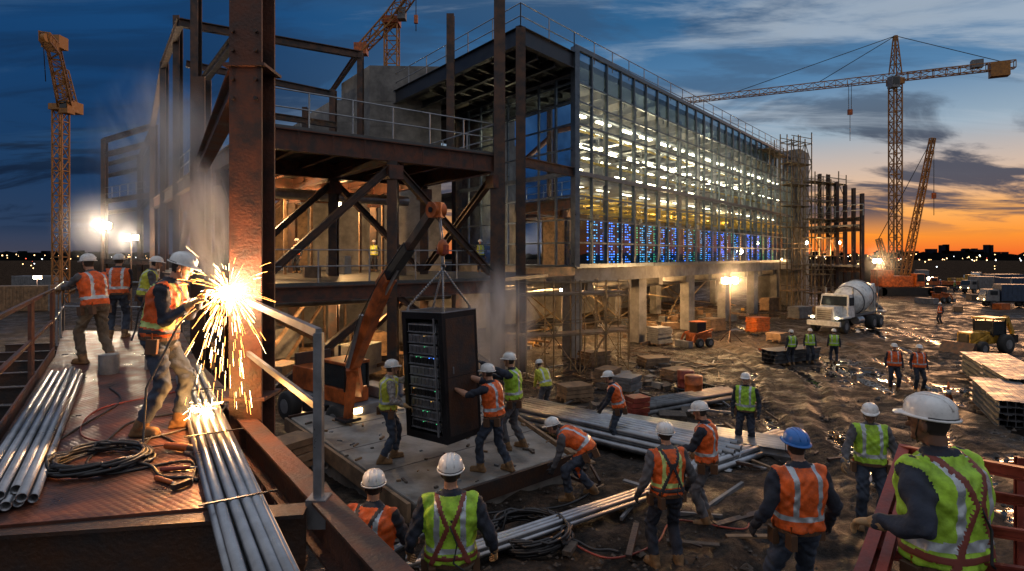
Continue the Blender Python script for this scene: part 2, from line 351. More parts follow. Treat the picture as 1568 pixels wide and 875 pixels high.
def gravel():
    b=MB()
    for i in range(9000):
        y=6.2+R()**1.4*30; x=ru(-1.5,13)*(.5+y/14)
        if fbm(np.array(x*.5),np.array(y*.5),2)<.34: continue
        r=ru(.012,.045)*(1 if R()<.92 else 2.4)*(1+max(0,y-14)*.04)
        c=V((x,y,gz(x,y)+ru(-.03,.03))); pts=[V((ru(.6,1.2)*r*a,ru(.6,1.2)*r*bb,ru(.4,.9)*r*cc)) for a,bb,cc in [(1,0,0),(0,1,0),(-1,0,0),(0,-1,0),(0,0,1),(0,0,-1),]]
        b.add([c+p for p in pts],[(0,1,4),(1,2,4),(2,3,4),(3,0,4),(1,0,5),(2,1,5),(3,2,5),(0,3,5)],'rock')
    b.obj('gravel')
gravel()
# ------------------------------------------------------------------ distance
def distance():
    b=MB(); pts=[]
    for i in range(420):
        a=-75+i*150/420; a=math.radians(a); d=900; h=ru(4,9)+4*float(vn(np.array(i*.1),np.array(.5)))
        pts.append((d*math.sin(a),d*math.cos(a),h))
    vs=[];fs=[]
    for p in pts: vs+= [V((p[0],p[1],-3)),V(p)]
    for i in range(len(pts)-1): fs.append((2*i,2*i+2,2*i+3,2*i+1))
    b.add(vs,fs,'trees'); b.obj('distant_tree_line')
    b=MB()
    for i in range(60):
        u=ru(1330,1568) if i<34 else ru(0,150); d=1600
        if i<8: u=ru(1425,1520)
        h=ru(8,16) if i>8 else ru(18,34)
        p=W(u,392,d); b.box((p.x,p.y,h/2),(ru(8,26),12,h+8),'city')
    b.obj('distant_city_skyline')
    b=MB()
    for i in range(380):
        u=ru(-60,1640) ; d=ru(120,800)
        if 250<u<1180: continue
        p=W(u,392,d); z=ru(.5,6); s=.0009*d*ru(.4,1.2)
        k='e_city' if R()<.75 else ('e_cityw' if R()<.8 else 'e_red'); b.ell((p.x,p.y,z),(s,s,s),k,n=6,m=4)
    b.obj('distant_town_lights')
distance()
# ------------------------------------------------------------------ data centre building
e1=V((.6261,.7797,0)); e2=V((-.597,.802,0)); nrm=V((.7797,-.6261,0))
def FP(y,z,off=0): return V((-21.6+.803*y,y,z))+nrm*off
bd=empty('data_center_building')
G=FP(31,0); C0=FP(27.4,0); YE=66.0
def para(b,o,a,la,c,lc,z0,z1,k):
    p=[o,o+a*la,o+a*la+c*lc,o+c*lc]; b.hexa([V((q.x,q.y,z0)) for q in p]+[V((q.x,q.y,z1)) for q in p],k)
L1=(YE-31)*1.2825; DEP=22
b=MB()
para(b,G,e1,L1,e2,DEP,3.55,4.45,'concrete')      # first floor slab
para(b,G+e2*.4+e1*.3,e1,L1-1,e2,DEP-1,9.2,9.5,'concrete')
b.obj('floor_slabs',bd)
b=MB(); L0=(YE-27.4)*1.2825
para(b,C0+e2*.15+e1*.15,e1,L0-.3,e2,DEP,15.2,15.55,'deckpan')
b.ibeam(C0+Z*15.25-e1*.2,C0+e1*5+Z*15.25,.3,.85,'roof_fascia'); b.ibeam(C0+Z*15.25,C0+e2*DEP+Z*15.25,.3,.85,'roof_fascia')
for i in range(1,8): b.ibeam(C0+e2*(i*1.3)+Z*14.95+e1*.2,C0+e2*(i*1.3)+e1*8+Z*14.95,.18,.45,'deckpan')
for i in range(1,4): b.ibeam(C0+e1*(i*1.5)+Z*14.8+e2*.2,C0+e1*(i*1.5)+e2*14+Z*14.8,.2,.4,'roof_fascia')
b.obj('roof_frame',bd)
b=MB()
b.ibeam(V((C0.x,C0.y,-1)),V((C0.x,C0.y,15.6)),.45,.45,'dark_steel',t=.05)
c=G+e2*11.9; b.box((c.x,c.y,7),(.5,.5,16),'dark_steel',.68)
for z in (4.2,9.4): b.ibeam(V((C0.x,C0.y,z)),V((G.x,G.y,z)),.25,.45,'dark_steel')
b.obj('corner_column',bd)
# curtain wall mullions
b=MB()
NP=27; dy=(YE-31)/NP
zr=[4.45,5.7,6.95,8.2,9.4,10.7,12.0,13.2,14.2,16.0]
for i in range(NP+1):
    y=31+dy*i; b.beam(FP(y,4.45,.04),FP(y,16,.04),.09,.16,'mullion',up=nrm)
for z in zr: b.beam(FP(31,z,.04),FP(YE,z,.04),.11 if z not in (9.4,4.45,16.0) else .2,.09 if z not in (9.4,4.45,16.0) else .22,'mullion')
NW=8; LW=11.85
for i in range(NW+1):
    p=G+e2*(LW*i/NW); b.beam(V((p.x,p.y,4.45)),V((p.x,p.y,15.1)),.09,.14,'mullion',up=e2)
for z in zr[:-1]: b.beam(G+Z*z,G+e2*LW+Z*z,.1,.09 if z!=9.4 else .25,'mullion')
p=FP(31,0,.05); b.box((p.x,p.y,10.2),(.34,.34,11.6),'mullion',.676)
b.obj('curtain_wall_frame',bd)
b=MB()
def q(b,a,c,z0,z1,k): b.add([V((a.x,a.y,z0)),V((c.x,c.y,z0)),V((c.x,c.y,z1)),V((a.x,a.y,z1))],[(0,1,2,3)],k)
for i in range(NP):
    for j in range(len(zr)-1):
        jit=ru(-.012,.012); a=FP(31+dy*i,0,jit); c=FP(31+dy*(i+1),0,-jit)
        q(b,a,c,zr[j],zr[j+1],'glass' if j<8 else 'glass_dark')
for i in range(NW): q(b,G+e2*(LW*i/NW),G+e2*(LW*(i+1)/NW),4.45,15.1,'glass')
b.obj('glass_panes',bd)
# interior
b=MB()
def I(t,d,z): p=G+e1*t+e2*d; return V((p.x,p.y,z))
for k in range(39):
    for row,dd in enumerate((2.0,5.0)):
        t=2.9+k*1.05
        if row and k%2: continue
        p=I(t,dd,5.85); b.box(p,(.95,1.0,2.75 if row==0 else 2.9),'black',.676+0.22)
for k in range(9):
    o=G+e2*(1.3+k*1.15)+e1*1.6; b.box((o.x,o.y,5.9),(1.0,1.05,2.85),'black',.64)
b.obj('server_rack_rows',bd)
b=MB()
for k in range(39):
    col=random.choice(['e_blue','e_blue','e_blue','e_green','e_cyan','e_cyan','e_blue'])
    o=I(2.9+k*1.05,2.0,0)-e2*.66
    for cidx in range(3):
        c2=col if R()<.8 else random.choice(['e_green','e_blue','e_amber','e_cyan'])
        for r in range(16):
            if R()<.36: continue
            a=o+e1*(-.36+cidx*.27+ru(0,.04)); z=4.62+r*.16; wd=ru(.04,.15)
            b.box((a.x,a.y,z),(wd,.03,.05),c2,.676+.22)
for k in range(9):
    o=G+e2*(1.0+k*1.15)+e1*.80
    for cidx in range(3):
        c2=random.choice(['e_blue2','e_blue2','e_cyan','e_blue2','e_green'])
        for r in range(16):
            if R()<.2: continue
            a=o+e2*(cidx*.28); b.box((a.x,a.y,4.65+r*.165),(.03,ru(.1,.22),.085),c2,.64)
b.obj('server_indicator_lights',bd)
b=MB()
for k in range(46):
    t=.6+k*.95
    for dd,z in ((1.2,7.6),(3.2,8.0)):
        if R()<.85: b.beam(I(t,dd,z),I(t,dd,z+ru(.5,1.2)),.05,.05,'pipe_yellow',up=e1)
    if k%3==0: b.beam(I(t,.7,8.3),I(t,9,8.3),.12,.12,'pipe_yellow')
for dd,z in ((.9,7.5),(1.2,8.1),(2.2,8.7),(3.2,7.9),(4.5,8.4),(1.6,12.3),(1.0,10.4)): b.beam(I(.5,dd,z),I(L1-1,dd,z),.10,.12,'pipe_yellow')
for d_,z in ((1.5,7.7),(1.0,8.3),(2.0,8.8),(1.4,12.2),(1.0,10.5)): b.beam(I(d_,.5,z),I(d_,11,z),.1,.12,'pipe_yellow')
for i in range(12):
    for dd in (1.0,7):
        b.beam(I(1+i*3.7,dd,4.5),I(1+i*3.7,dd,15.1),.22,.22,'grey_paint',up=e1)
for k in range(16):
    b.beam(I(.6+k*2.8,.4,14.3),I(.6+k*2.8,12,14.3),.14,.45,'concrete')
    b.beam(I(.6+k*2.8,.4,11.9),I(.6+k*2.8,12,11.9),.08,.12,'galv')
for dd in (1.8,4,7): b.cyl(I(.4,dd,13.5),I(L1-1,dd,13.5),.16,'galv')
for k in range(20):
    t=1+k*2.1; b.box(I(t,ru(3,8),10.2),(ru(.8,1.8),1,ru(.8,1.8)),random.choice(['grey_paint','wood','concrete']),.67)
q(b,I(0,11.8,0),I(L1,11.8,0),4.5,9.2,'concrete'); q(b,I(0,11.8,0),I(L1,11.8,0),9.5,15.1,'concrete')
q(b,I(L1,0,0),I(L1,11.8,0),4.5,15.1,'concrete')
b.obj('interior_services',bd)
b=MB()
for dd in (1.2,3.4,6.0,9):
    for k in range(15):
        t=1.0+k*2.9+ru(-.2,.2)
        b.beam(I(t,dd,13.0),I(t+1.5,dd,13.0),.24,.09,'e_white')
        if dd<8 : b.beam(I(t+.6,dd+.4,9.0),I(t+1.9,dd+.4,9.0),.16,.06,'e_white')
        if dd in (1.2,6.0): b.beam(I(t+.9,dd,11.2),I(t+2.3,dd,11.2),.18,.07,'e_white')
b.obj('ceiling_lights',bd)
for t in (15,28):
    light('interior_lamp',I(t,4,12.0),950,(1,.78,.45),.5,bd); light('interior_lamp',I(t+3,3.5,8.4),650,(1,.68,.32),.5,bd)
light('interior_lamp',I(2.6,6,12.2),1900,(1,.76,.42),.5,bd); light('interior_lamp',I(3.4,6.5,8.5),1500,(1,.7,.36),.5,bd)
# undercroft
b=MB()
for y in (31.4,37.5,43.8,50,56.2,62.4):
    for dd in (.6,8):
        p=FP(y,0)+e2*dd; b.box((p.x,p.y,1.5),(.75,.75,4.08),'concrete',.676)
q(b,I(0,14,0),I(L1,14,0),-1,3.55,'concrete')
for k in range(9): b.beam(I(2+k*4.6,.3,3.3),I(2+k*4.6,14,3.3),.4,.49,'concrete')
for k in range(5): b.cyl(I(0,2+k*2.4,2.9),I(L1,2+k*2.4,2.9),.09,'galv')
for k in range(22): b.beam(I(ru(0,40),ru(5,12),-.6),I(ru(0,40),ru(5,12),ru(-.3,3.4)) if k%6==0 else I(k*1.9,ru(6,12),3.4),.09,.09,'scaf')
b.obj('undercroft_columns',bd)
b=MB()
for (t,d) in ((3,3.5),(9,5),(15,3.5),(22,5),(32,4)):
    p=I(t,d,2.9); b.ell(p,(.15,.15,.12),'e_lamp',n=8,m=6); light('undercroft_lamp',p-Z*.25,900,WARM,.15,bd)
b.obj('undercroft_lamp_bulbs',bd)
# roof rail
b=MB()
def railing(b,pts,h=1.1,sp=2.0,k='rail_steel',r=.03,mid=(.5,)):
    for a,c in zip(pts[:-1],pts[1:]):
        a=V(a);c=V(c); nn=max(1,int((c-a).length/sp))
        for i in range(nn+1): p=a.lerp(c,i/nn); b.cyl(p,p+Z*h,r,k,n=6)
        for hh in [h]+[h*m for m in mid]: b.cyl(a+Z*hh,c+Z*hh,r*.85,k,n=6)
railing(b,[C0+e2*16+Z*15.6,C0+Z*15.6,C0+e1*4.6+Z*15.6,FP(YE,16)],1.2)
b.obj('roof_railing',bd)
def box_el(name,o,a,la,c,lc,z0,z1,k='concrete',parent=None):
    b=MB(); para(b,o,a,la,c,lc,z0,z1,k)
    for i in range(1,int((z1-z0)/1.6)):
        z=z0+i*1.6
        for (p0,p1) in ((o,o+a*la),(o,o+c*lc)):
            b.beam(V((p0.x,p0.y,z)),V((p1.x,p1.y,z)),.035,.03,k)
    return b.obj(name,parent)
core=box_el('concrete_stair_core',FP(YE+.3,0,.8),e1,4.2,e2,6,-1,17,'concrete')
core2=box_el('concrete_lift_core',V((-4.6,38.2,0)),V((-.93,-.05,0)).normalized(),4.6,e2,5,-1,17.3,'concrete')
b=MB(); para(b,V((-9.6,38.6,0)),V((-1,-.05,0)).normalized(),4.2,e2,5,-1,13.8,'concrete'); para(b,V((-6.8,40.2,0)),V((-1,-.05,0)).normalized(),5.4,e2,5,-1,15.6,'concrete'); b.obj('concrete_shear_wall')
# ------------------------------------------------------------------ steel frame building left
sf=empty('steel_frame_building')
A=V((-7.9,18.5,0)); e3=V((7.2,5.5,0)).normalized(); e4=V((-.6,.8,0))
def S(i,j,z): p=A+e3*(i*4.53)+e4*(j*6); return V((p.x,p.y,z))
b=MB()
tops={2:19,3:18.4,4:17.4,5:14.3}
for i in range(3):
    for j in range(6):
        top=8.4
        if i==0: top=tops.get(j,8.4)
        if i==2 and j>=3: continue
        b.ibeam(S(i,j,-.8),S(i,j,top),.36,.4,'dark_steel',t=.04)
        if top<9:
            b.box(S(i,j,8.0),(.55,.55,.5),'red_steel',.65)
p=W(765,392,24); b.ibeam(V((p.x,p.y,-.5)),V((p.x,p.y,19)),.45,.45,'dark_steel',t=.05)
p=W(690,392,30); b.ibeam(V((p.x,p.y,9)),V((p.x,p.y,17.3)),.38,.4,'dark_steel',t=.05)
b.obj('columns',sf)
b=MB()
for z,h in ((8.75,.7),(3.75,.5)):
    for j in range(6):
        b.ibeam(S(0,j,z),S(2 if j<4 else 1,j,z),.3,h,'red_steel',t=.04)
    for i in range(3):
        b.ibeam(S(i,0,z),S(i,5 if i<2 else 3,z),.3,h,'red_steel',t=.04)
    for k in range(1,6):
        b.ibeam(S(k/3,0,z+.1),S(k/3,4 if k>3 else 5,z+.1),.16,.32,'red_steel',t=.02)
for k in range(9):
    b.box(S(k*.25,0,8.75)+V((.09,-.12,0)),(.02,.02,.6),'red_steel',.65)
for z in (9.16,4.05):
    p0,p1,p2,p3=S(0,0,z),S(2,0,z),S(2,3,z),S(0,3,z)
    b.hexa([p0-Z*.06,p1-Z*.06,p2-Z*.06,p3-Z*.06,p0+Z*.06,p1+Z*.06,p2+Z*.06,p3+Z*.06],'deckpan')
    p0,p1,p2,p3=S(0,3,z),S(1,3,z),S(1,5,z),S(0,5,z)
    b.hexa([p0-Z*.06,p1-Z*.06,p2-Z*.06,p3-Z*.06,p0+Z*.06,p1+Z*.06,p2+Z*.06,p3+Z*.06],'deckpan')
for k in range(60):
    a=S(0,k*.05,9.07); c=S(2,k*.05,9.07); b.beam(a,c,.07,.06,'deckpan')
b.hexa([V(q_) for q_ in [S(2,0,3.95),W(770,392,24)-Z*1.05,V((2.6,31,3.95)),S(2,3,3.95),S(2,0,4.1),W(770,392,24)-Z*.9,V((2.6,31,4.1)),S(2,3,4.1)]],'deckpan')
b.obj('floor_beams',sf)
b=MB()
def br(p,q,w=.25): b.ibeam(p,q,w,w,'dark_steel',t=.03)
br(S(1,0,8.3),S(.02,0,4.3)); br(S(1,0,8.3),S(1.95,0,4.3)); br(S(1,1,8.3),S(0.05,1,4.3)); br(S(1,1,8.3),S(1.95,1,4.3)); br(S(1,2,8.3),S(0,2,4.3)); br(S(0,1,8.3),S(0,0.1,4.3)); br(S(0,2,8.3),S(0,3,4.3)); br(S(2,0,8.3),S(2,1,4.3)); br(S(0,0,.4),S(.95,0,3.5)); br(S(2,0,.4),S(1.05,0,3.5),.2); br(S(1,1,.2),S(1.95,1,3.5),.2)
b.obj('cross_braces',sf)
b=MB()
def UB(p,q,w=.3,h=.42): b.ibeam(p,q,w,h,'dark_steel',t=.04)
UB(W(275,35,30.3),W(555,85,35.2)); UB(W(285,98,29.5),W(512,145,32.8),.25,.32); UB(W(330,165,27),W(515,192,31.5),.22,.3)
UB(W(548,82,35.0),W(508,140,45),.25,.3); UB(W(275,35,30.3),W(250,100,37.5)); UB(W(250,100,37.5),W(233,198,43))
for (u,t,d) in ((552,80,35.2),(510,138,32.8),(468,165,36)): 
    p=W(u,t,d); b.ibeam(V((p.x,p.y,9.1)),p,.33,.36,'dark_steel',t=.04)
UB(S(0,0,12.9),S(0,2,12.9),.25,.35); 
b.obj('upper_frame',sf)
b=MB()
railing(b,[S(0,0,9.22),S(2,0,9.22)],1.15,1.5); railing(b,[S(0,0,4.1),S(2,0,4.1)],1.1,1.8); railing(b,[S(0,0,9.22),S(0,3,9.22)],1.15,2)
railing(b,[S(2,0,9.22),S(2,2.8,9.22)],1.15,2); b.obj('safety_railing',sf)
b=MB()
for (i,j,z,s) in ((.3,1.2,4.1,.7),(.7,.8,4.1,.5),(1.3,1.5,4.1,.9),(1.6,.9,4.1,.6),(.4,.7,-.2,1),(1.2,.9,-.2,1.3),(1.7,1.6,-.2,1.2),(.8,2,-.2,1.5),(1.5,.4,0,.8),(.2,1.6,0,1.1)):
    b.box(S(i,j,z+s/2),(s*1.3,s,s),random.choice(['wood','grey_paint','wood','concrete']),ru(0,2))
for k in range(16): b.beam(S(ru(0,1.9),ru(.5,2.5),-.3),S(ru(0,1.9),ru(.5,2.5),3.4) if k%4==0 else S(ru(0,1.9),ru(.5,2.5),ru(0,.3)),.1,.15,'wood')
for k in range(7):
    i=.2+k*.28; b.beam(S(i,1.6,4.1),S(i,1.6,8.3),.12,.12,'wood',up=e3); b.beam(S(i,2.5,-.4),S(i,2.5,3.6),.12,.12,'wood',up=e3)
b.cyl(S(0,1.3,7.8),S(2,1.3,7.8),.25,'galv',n=12); b.cyl(S(0,.6,3.2),S(2,.6,3.2),.18,'galv',n=12)
b.box(S(1.1,2.9,6.2),(4,.2,3.9),'wood',.65); b.box(S(.9,2.95,1.5),(7,.2,4),'concrete',.65)
b.obj('stored_materials',sf)
b=MB()
for (i,j,z,e) in ((.45,1.5,7.7,900),(1.4,1.7,7.7,900),(.5,1.0,3.0,800),(1.4,1.1,3.1,1000),(.3,3.2,7.6,600)):
    b.ell(S(i,j,z),(.13,.13,.13),'e_lamp',n=8,m=6); light('hanging_lamp',S(i,j,z-.25),e,WARM,.12,sf); b.cyl(S(i,j,z+.1),S(i,j,z+.6),.02,'black')
b.obj('lamp_bulbs',sf)
def far_frame():
    b=MB()
    P=[W(160,392,52),W(236,392,46),W(160,392,66),W(215,392,60)]
    for p in P: b.ibeam(V((p.x,p.y,-1)),V((p.x,p.y,15.3)),.4,.4,'dark_steel')
    for z in (15.2,13.9,9.8,4.5):
        for i,j in ((0,1),(2,3),(0,2),(1,3)): b.ibeam(V((P[i].x,P[i].y,z)),V((P[j].x,P[j].y,z)),.3,.4,'dark_steel')
    railing(b,[V((P[0].x,P[0].y,9.9)),V((P[1].x,P[1].y,9.9))],1.1,1.5)
    b.obj('steel_portal_frame')
far_frame()
# ------------------------------------------------------------------ scaffold
def scaffold(name,o,a,la,c,lc,z0,z1,nx,nz,k='scaf',plank=True,r=.03,rand=.0):
    b=MB(); o=V(o); o.z=0
    for i in range(nx+1):
        for j in (0,1):
            p=o+a*(la*i/nx)+c*(lc*j); ext=ru(0,1.4) if rand else .6
            b.cyl(V((p.x,p.y,z0)),V((p.x,p.y,z1+ext)),r,k,n=6)
    hz=(z1-z0)/nz
    for m in range(1,nz+1):
        z=z0+m*hz
        for j in (0,1):
            q0=o+c*(lc*j); b.cyl(V((q0.x,q0.y,z)),V((q0.x,q0.y,z))+a*la,r*.8,k,n=5); b.cyl(V((q0.x,q0.y,z+.5)),V((q0.x,q0.y,z+.5))+a*la,r*.7,k,n=5)
        for i in range(nx+1):
            p=o+a*(la*i/nx); b.cyl(V((p.x,p.y,z)),V((p.x,p.y,z))+c*lc,r*.8,k,n=5)
        for i in range(nx):
            p=o+a*(la*i/nx); 
            if (i+m)%2: b.cyl(V((p.x,p.y,z-hz)),V((p.x,p.y,z))+a*(la/nx),r*.7,k,n=5)
            else: b.cyl(V((p.x,p.y,z)),V((p.x,p.y,z-hz))+a*(la/nx),r*.7,k,n=5)
        if plank and (not rand or R()<.85):
            for t in range(3):
                q0=o+c*(lc*(.2+.3*t)); b.beam(V((q0.x,q0.y,z+.04)),V((q0.x,q0.y,z+.04))+a*la,lc*.26,.04,'wood')
    return b.obj(name)
o=W(806,392,23.3); scaffold('scaffold_tower',o,V((.93,.36,0)),3.6,V((-.3,.95,0)),1.0,0.1,3.4,3,2,r=.028)
o=W(895,392,26.5); scaffold('scaffold_tower',o,V((.93,.36,0)),2.3,V((-.3,.95,0)),1.0,-.3,3.3,2,2,r=.026)
o=W(925,392,30.0); scaffold('scaffold_tower',o,V((.9,.42,0)),1.6,V((-.3,.95,0)),1.0,-.4,2.9,1,2,r=.026)
o=W(1212,392,57.5); scaffold('scaffold_tower',o,V((.85,.53,0)),3.4,V((-.3,.95,0)),1.5,-.6,16.3,3,8,r=.06,rand=1)
o=W(1248,392,58); scaffold('scaffold_tower',o,V((.85,.53,0)),5.6,V((-.3,.95,0)),1.5,-.6,12.4,4,7,r=.06,rand=1)
o=W(1160,392,56.5); scaffold('scaffold_tower',o,e1,6.5,nrm,1.1,13.2,15.2,4,1,r=.05,rand=1)
b=MB()
for i in range(6):
    p=W(1255+i*13,392,62-i*1.0); b.ibeam(V((p.x,p.y,-.6)),V((p.x,p.y,(13.6-i*.55)+ru(0,.4))),.3,.3,'dark_steel')
for z in (3.6,7.6,8.6): b.ibeam(V((W(1240,392,63).x,63,z)),V((W(1322,392,57).x,57,z)),.3,.4,'dark_steel')
for z in (3.6,7.6):
    p0,p1=V((W(1225,392,63).x,63,z+.3)),V((W(1322,392,57).x,57,z+.3)); b.hexa([p0,p1,p1+V((3,5,0)),p0+V((3,5,0)),p0+Z*.2,p1+Z*.2,p1+V((3,5,.2)),p0+V((3,5,.2))],'concrete')
railing(b,[V((W(1240,392,62.6).x,62.6,8.9)),V((W(1322,392,56.6).x,56.6,8.9))],1.1,1.5,r=.05)
for t in (1235,1285): b.ell(W(t,372,61),(.16,.16,.16),'e_lamp',n=8,m=6)
ao=b.obj('steel_annex_frame')
light('annex_lamp',W(1262,385,59.6),900,WARM,.3,ao)
# ------------------------------------------------------------------ cranes
def lattice(b,p,q,w0,w1,bay,k,r=.08,tri=False,up=Z):
    p=V(p);q=V(q); d,s,u=frame(q-p,up); L=(q-p).length; nb=max(2,int(L/bay))
    def cor(i):
        t=i/nb; w=w0+(w1-w0)*t; c=p.lerp(q,t); 
        if tri: return [c-s*w/2-u*w*.3,c+s*w/2-u*w*.3,c+u*w*.55]
        return [c-s*w/2-u*w/2,c+s*w/2-u*w/2,c+s*w/2+u*w/2,c-s*w/2+u*w/2]
    prev=cor(0); m=len(prev)
    for i in range(1,nb+1):
        cur=cor(i)
        for a in range(m):
            b.beam(prev[a],cur[a],r,r,k); b.beam(cur[a],cur[(a+1)%m],r*.6,r*.6,k)
            if i%2: b.beam(prev[a],cur[(a+1)%m],r*.6,r*.6,k)
            else: b.beam(prev[(a+1)%m],cur[a],r*.6,r*.6,k)
        prev=cur
def crane_right():
    e=empty('tower_crane'); b=MB(); base=W(1371,392,97); base.z=-.6; top=V((base.x,base.y,34))
    lattice(b,base,top,1.35,1.35,1.7,'crane_yellow',.17); b.obj('mast',e)
    b=MB(); jd=V((-.90,.436,0)); tip=top+jd*34.5; cd=-jd
    lattice(b,top+Z*.4,tip+Z*.4,1.4,1.1,1.7,'crane_yellow',.13,tri=True); lattice(b,top+Z*.4,top+cd*15.5+Z*.4,1.1,1.1,1.6,'crane_yellow',.14)
    apex=top+Z*7.3; lattice(b,top+Z*1,apex,1.3,.4,1.4,'crane_yellow',.14)
    b.box(top+Z*-.3,(1.9,1.9,1.0),'crane_yellow'); b.obj('jib',e)
    b=MB(); b.box(top+cd*13.6+Z*-.2,(2.4,1.5,2.1),'crane_yellow',-.45); b.box(top+cd*10.8+Z*1.1,(1.5,1.2,1.2),'grey_paint',-.45); b.box(top+V((-1.2,-1.4,-.8)),(1.2,1.4,1.8),'grey_paint'); b.box(top+V((-1.2,-2.12,-.7)),(1.0,.04,1.1),'carglass'); b.obj('counterweight_and_cab',e)
    b=MB()
    for t in (.33,.72): b.tube([apex,top+jd*34.5*t+Z*1],.06,'black',4)
    b.tube([apex,top+cd*14+Z*1],.06,'black',4); h=top+jd*6.5
    for o in (-.2,.2): b.tube([h+jd*o,h+jd*o-Z*4.2],.05,'black',4)
    b.box(h-Z*4.6,(.7,.4,.9),'orange_paint'); b.tube([h-Z*5,h-Z*9.5],.05,'black',4); b.obj('cables_and_hook',e)
crane_right()
def crane_left():
    e=empty('tower_crane'); b=MB(); base=W(93,392,70); base.z=-1; top=W(93,168,70)
    lattice(b,base,top,1.15,1.15,1.4,'crane_yellow',.15); b.obj('mast',e)
    b=MB(); b.box(top+Z*.2,(1.7,1.7,.7),'crane_yellow'); b.box(top+V((1.2,-.6,.1)),(1.0,1.2,1.5),'crane_yellow'); b.box(top+V((1.2,-1.22,.3)),(.8,.04,.8),'carglass')
    lattice(b,W(100,160,70),W(82,74,62),1.35,1.0,1.2,'crane_yellow',.15); lattice(b,W(112,172,71),W(96,108,71),.9,.8,1.1,'crane_yellow',.13)
    lattice(b,W(82,74,62),W(68,56,56),1.0,.8,1.0,'crane_yellow',.13)
    b.box(W(84,66,62.5),(1.9,1.3,1.3),'crane_yellow'); b.box(W(112,166,71),(1.4,1.5,1.3),'crane_yellow'); b.cyl(W(66,58,56),W(72,58,56),.4,'crane_yellow',n=12); b.obj('luffing_jib',e)
    b=MB(); b.tube([W(66,60,56),W(70,125,60)],.04,'black',4); b.tube([W(112,160,71),W(84,62,62)],.05,'black',4); b.obj('hoist_cable',e)
crane_left()
def crane_mid():
    e=empty('tower_crane'); b=MB(); base=W(600,392,85); base.z=-1; top=W(600,38,85)
    lattice(b,base,top,1.8,1.8,1.9,'crane_yellow',.2); b.obj('mast',e)
    b=MB(); b.box(top+Z*.4,(2.3,2.3,1.0),'orange_paint'); a=W(553,76,85); c2=W(700,-110,76)
    lattice(b,a,W(602,25,84),1.1,1.5,1.4,'crane_yellow',.18); lattice(b,W(602,25,84),c2,1.5,1.1,1.5,'crane_yellow',.17); b.box(a,(1.8,1.4,1.6),'orange_paint'); b.box(top+V((1.7,-1.2,1)),(1.1,1.3,1.6),'grey_paint'); b.obj('luffing_jib',e)
    b=MB(); p=W(637,-20,80); b.tube([p,W(637,48,80)],.06,'black',4); b.box(W(637,30,80),(.5,.4,1.1),'orange_paint'); b.obj('hoist_cable',e)
crane_mid()
def crawler():
    e=empty('crawler_crane'); o=W(1372,392,84); o.z=-.6; b=MB()
    for s in (-1,1): b.box(o+V((0,s*2,.6)),(7,1,1.2),'black'); b.cyl(o+V((-3.4,s*2-.5,.6)),o+V((-3.4,s*2+.5,.6)),.6,'black',n=14); b.cyl(o+V((3.4,s*2-.5,.6)),o+V((3.4,s*2+.5,.6)),.6,'black',n=14)
    b.obj('tracks',e); b=MB(); b.box(o+V((-.6,0,2.0)),(4.4,2.8,1.5),'orange_paint'); b.box(o+V((-2.0,0,3.0)),(1.4,3.0,1.2),'orange_paint'); b.box(o+V((2.3,-1.2,2.2)),(1.2,1.1,1.8),'orange_paint'); b.box(o+V((2.3,-1.77,2.5)),(1.0,.05,1.0),'carglass'); b.obj('body',e,bevel=.06)
    b=MB(); lattice(b,o+V((1.2,0,2.4)),W(1428,212,82),.8,.5,1.2,'crane_yellow',.13); lattice(b,o+V((-1,0,3)),o+V((-2.5,0,8)),.7,.5,1.1,'crane_yellow',.12); b.tube([o+V((-2.5,0,8)),W(1428,212,82)],.05,'black',4); b.tube([W(1430,212,82),W(1430,330,82)],.05,'black',4); b.box(W(1430,300,82),(.4,.4,.8),'orange_paint'); b.obj('lattice_boom',e)
crawler()
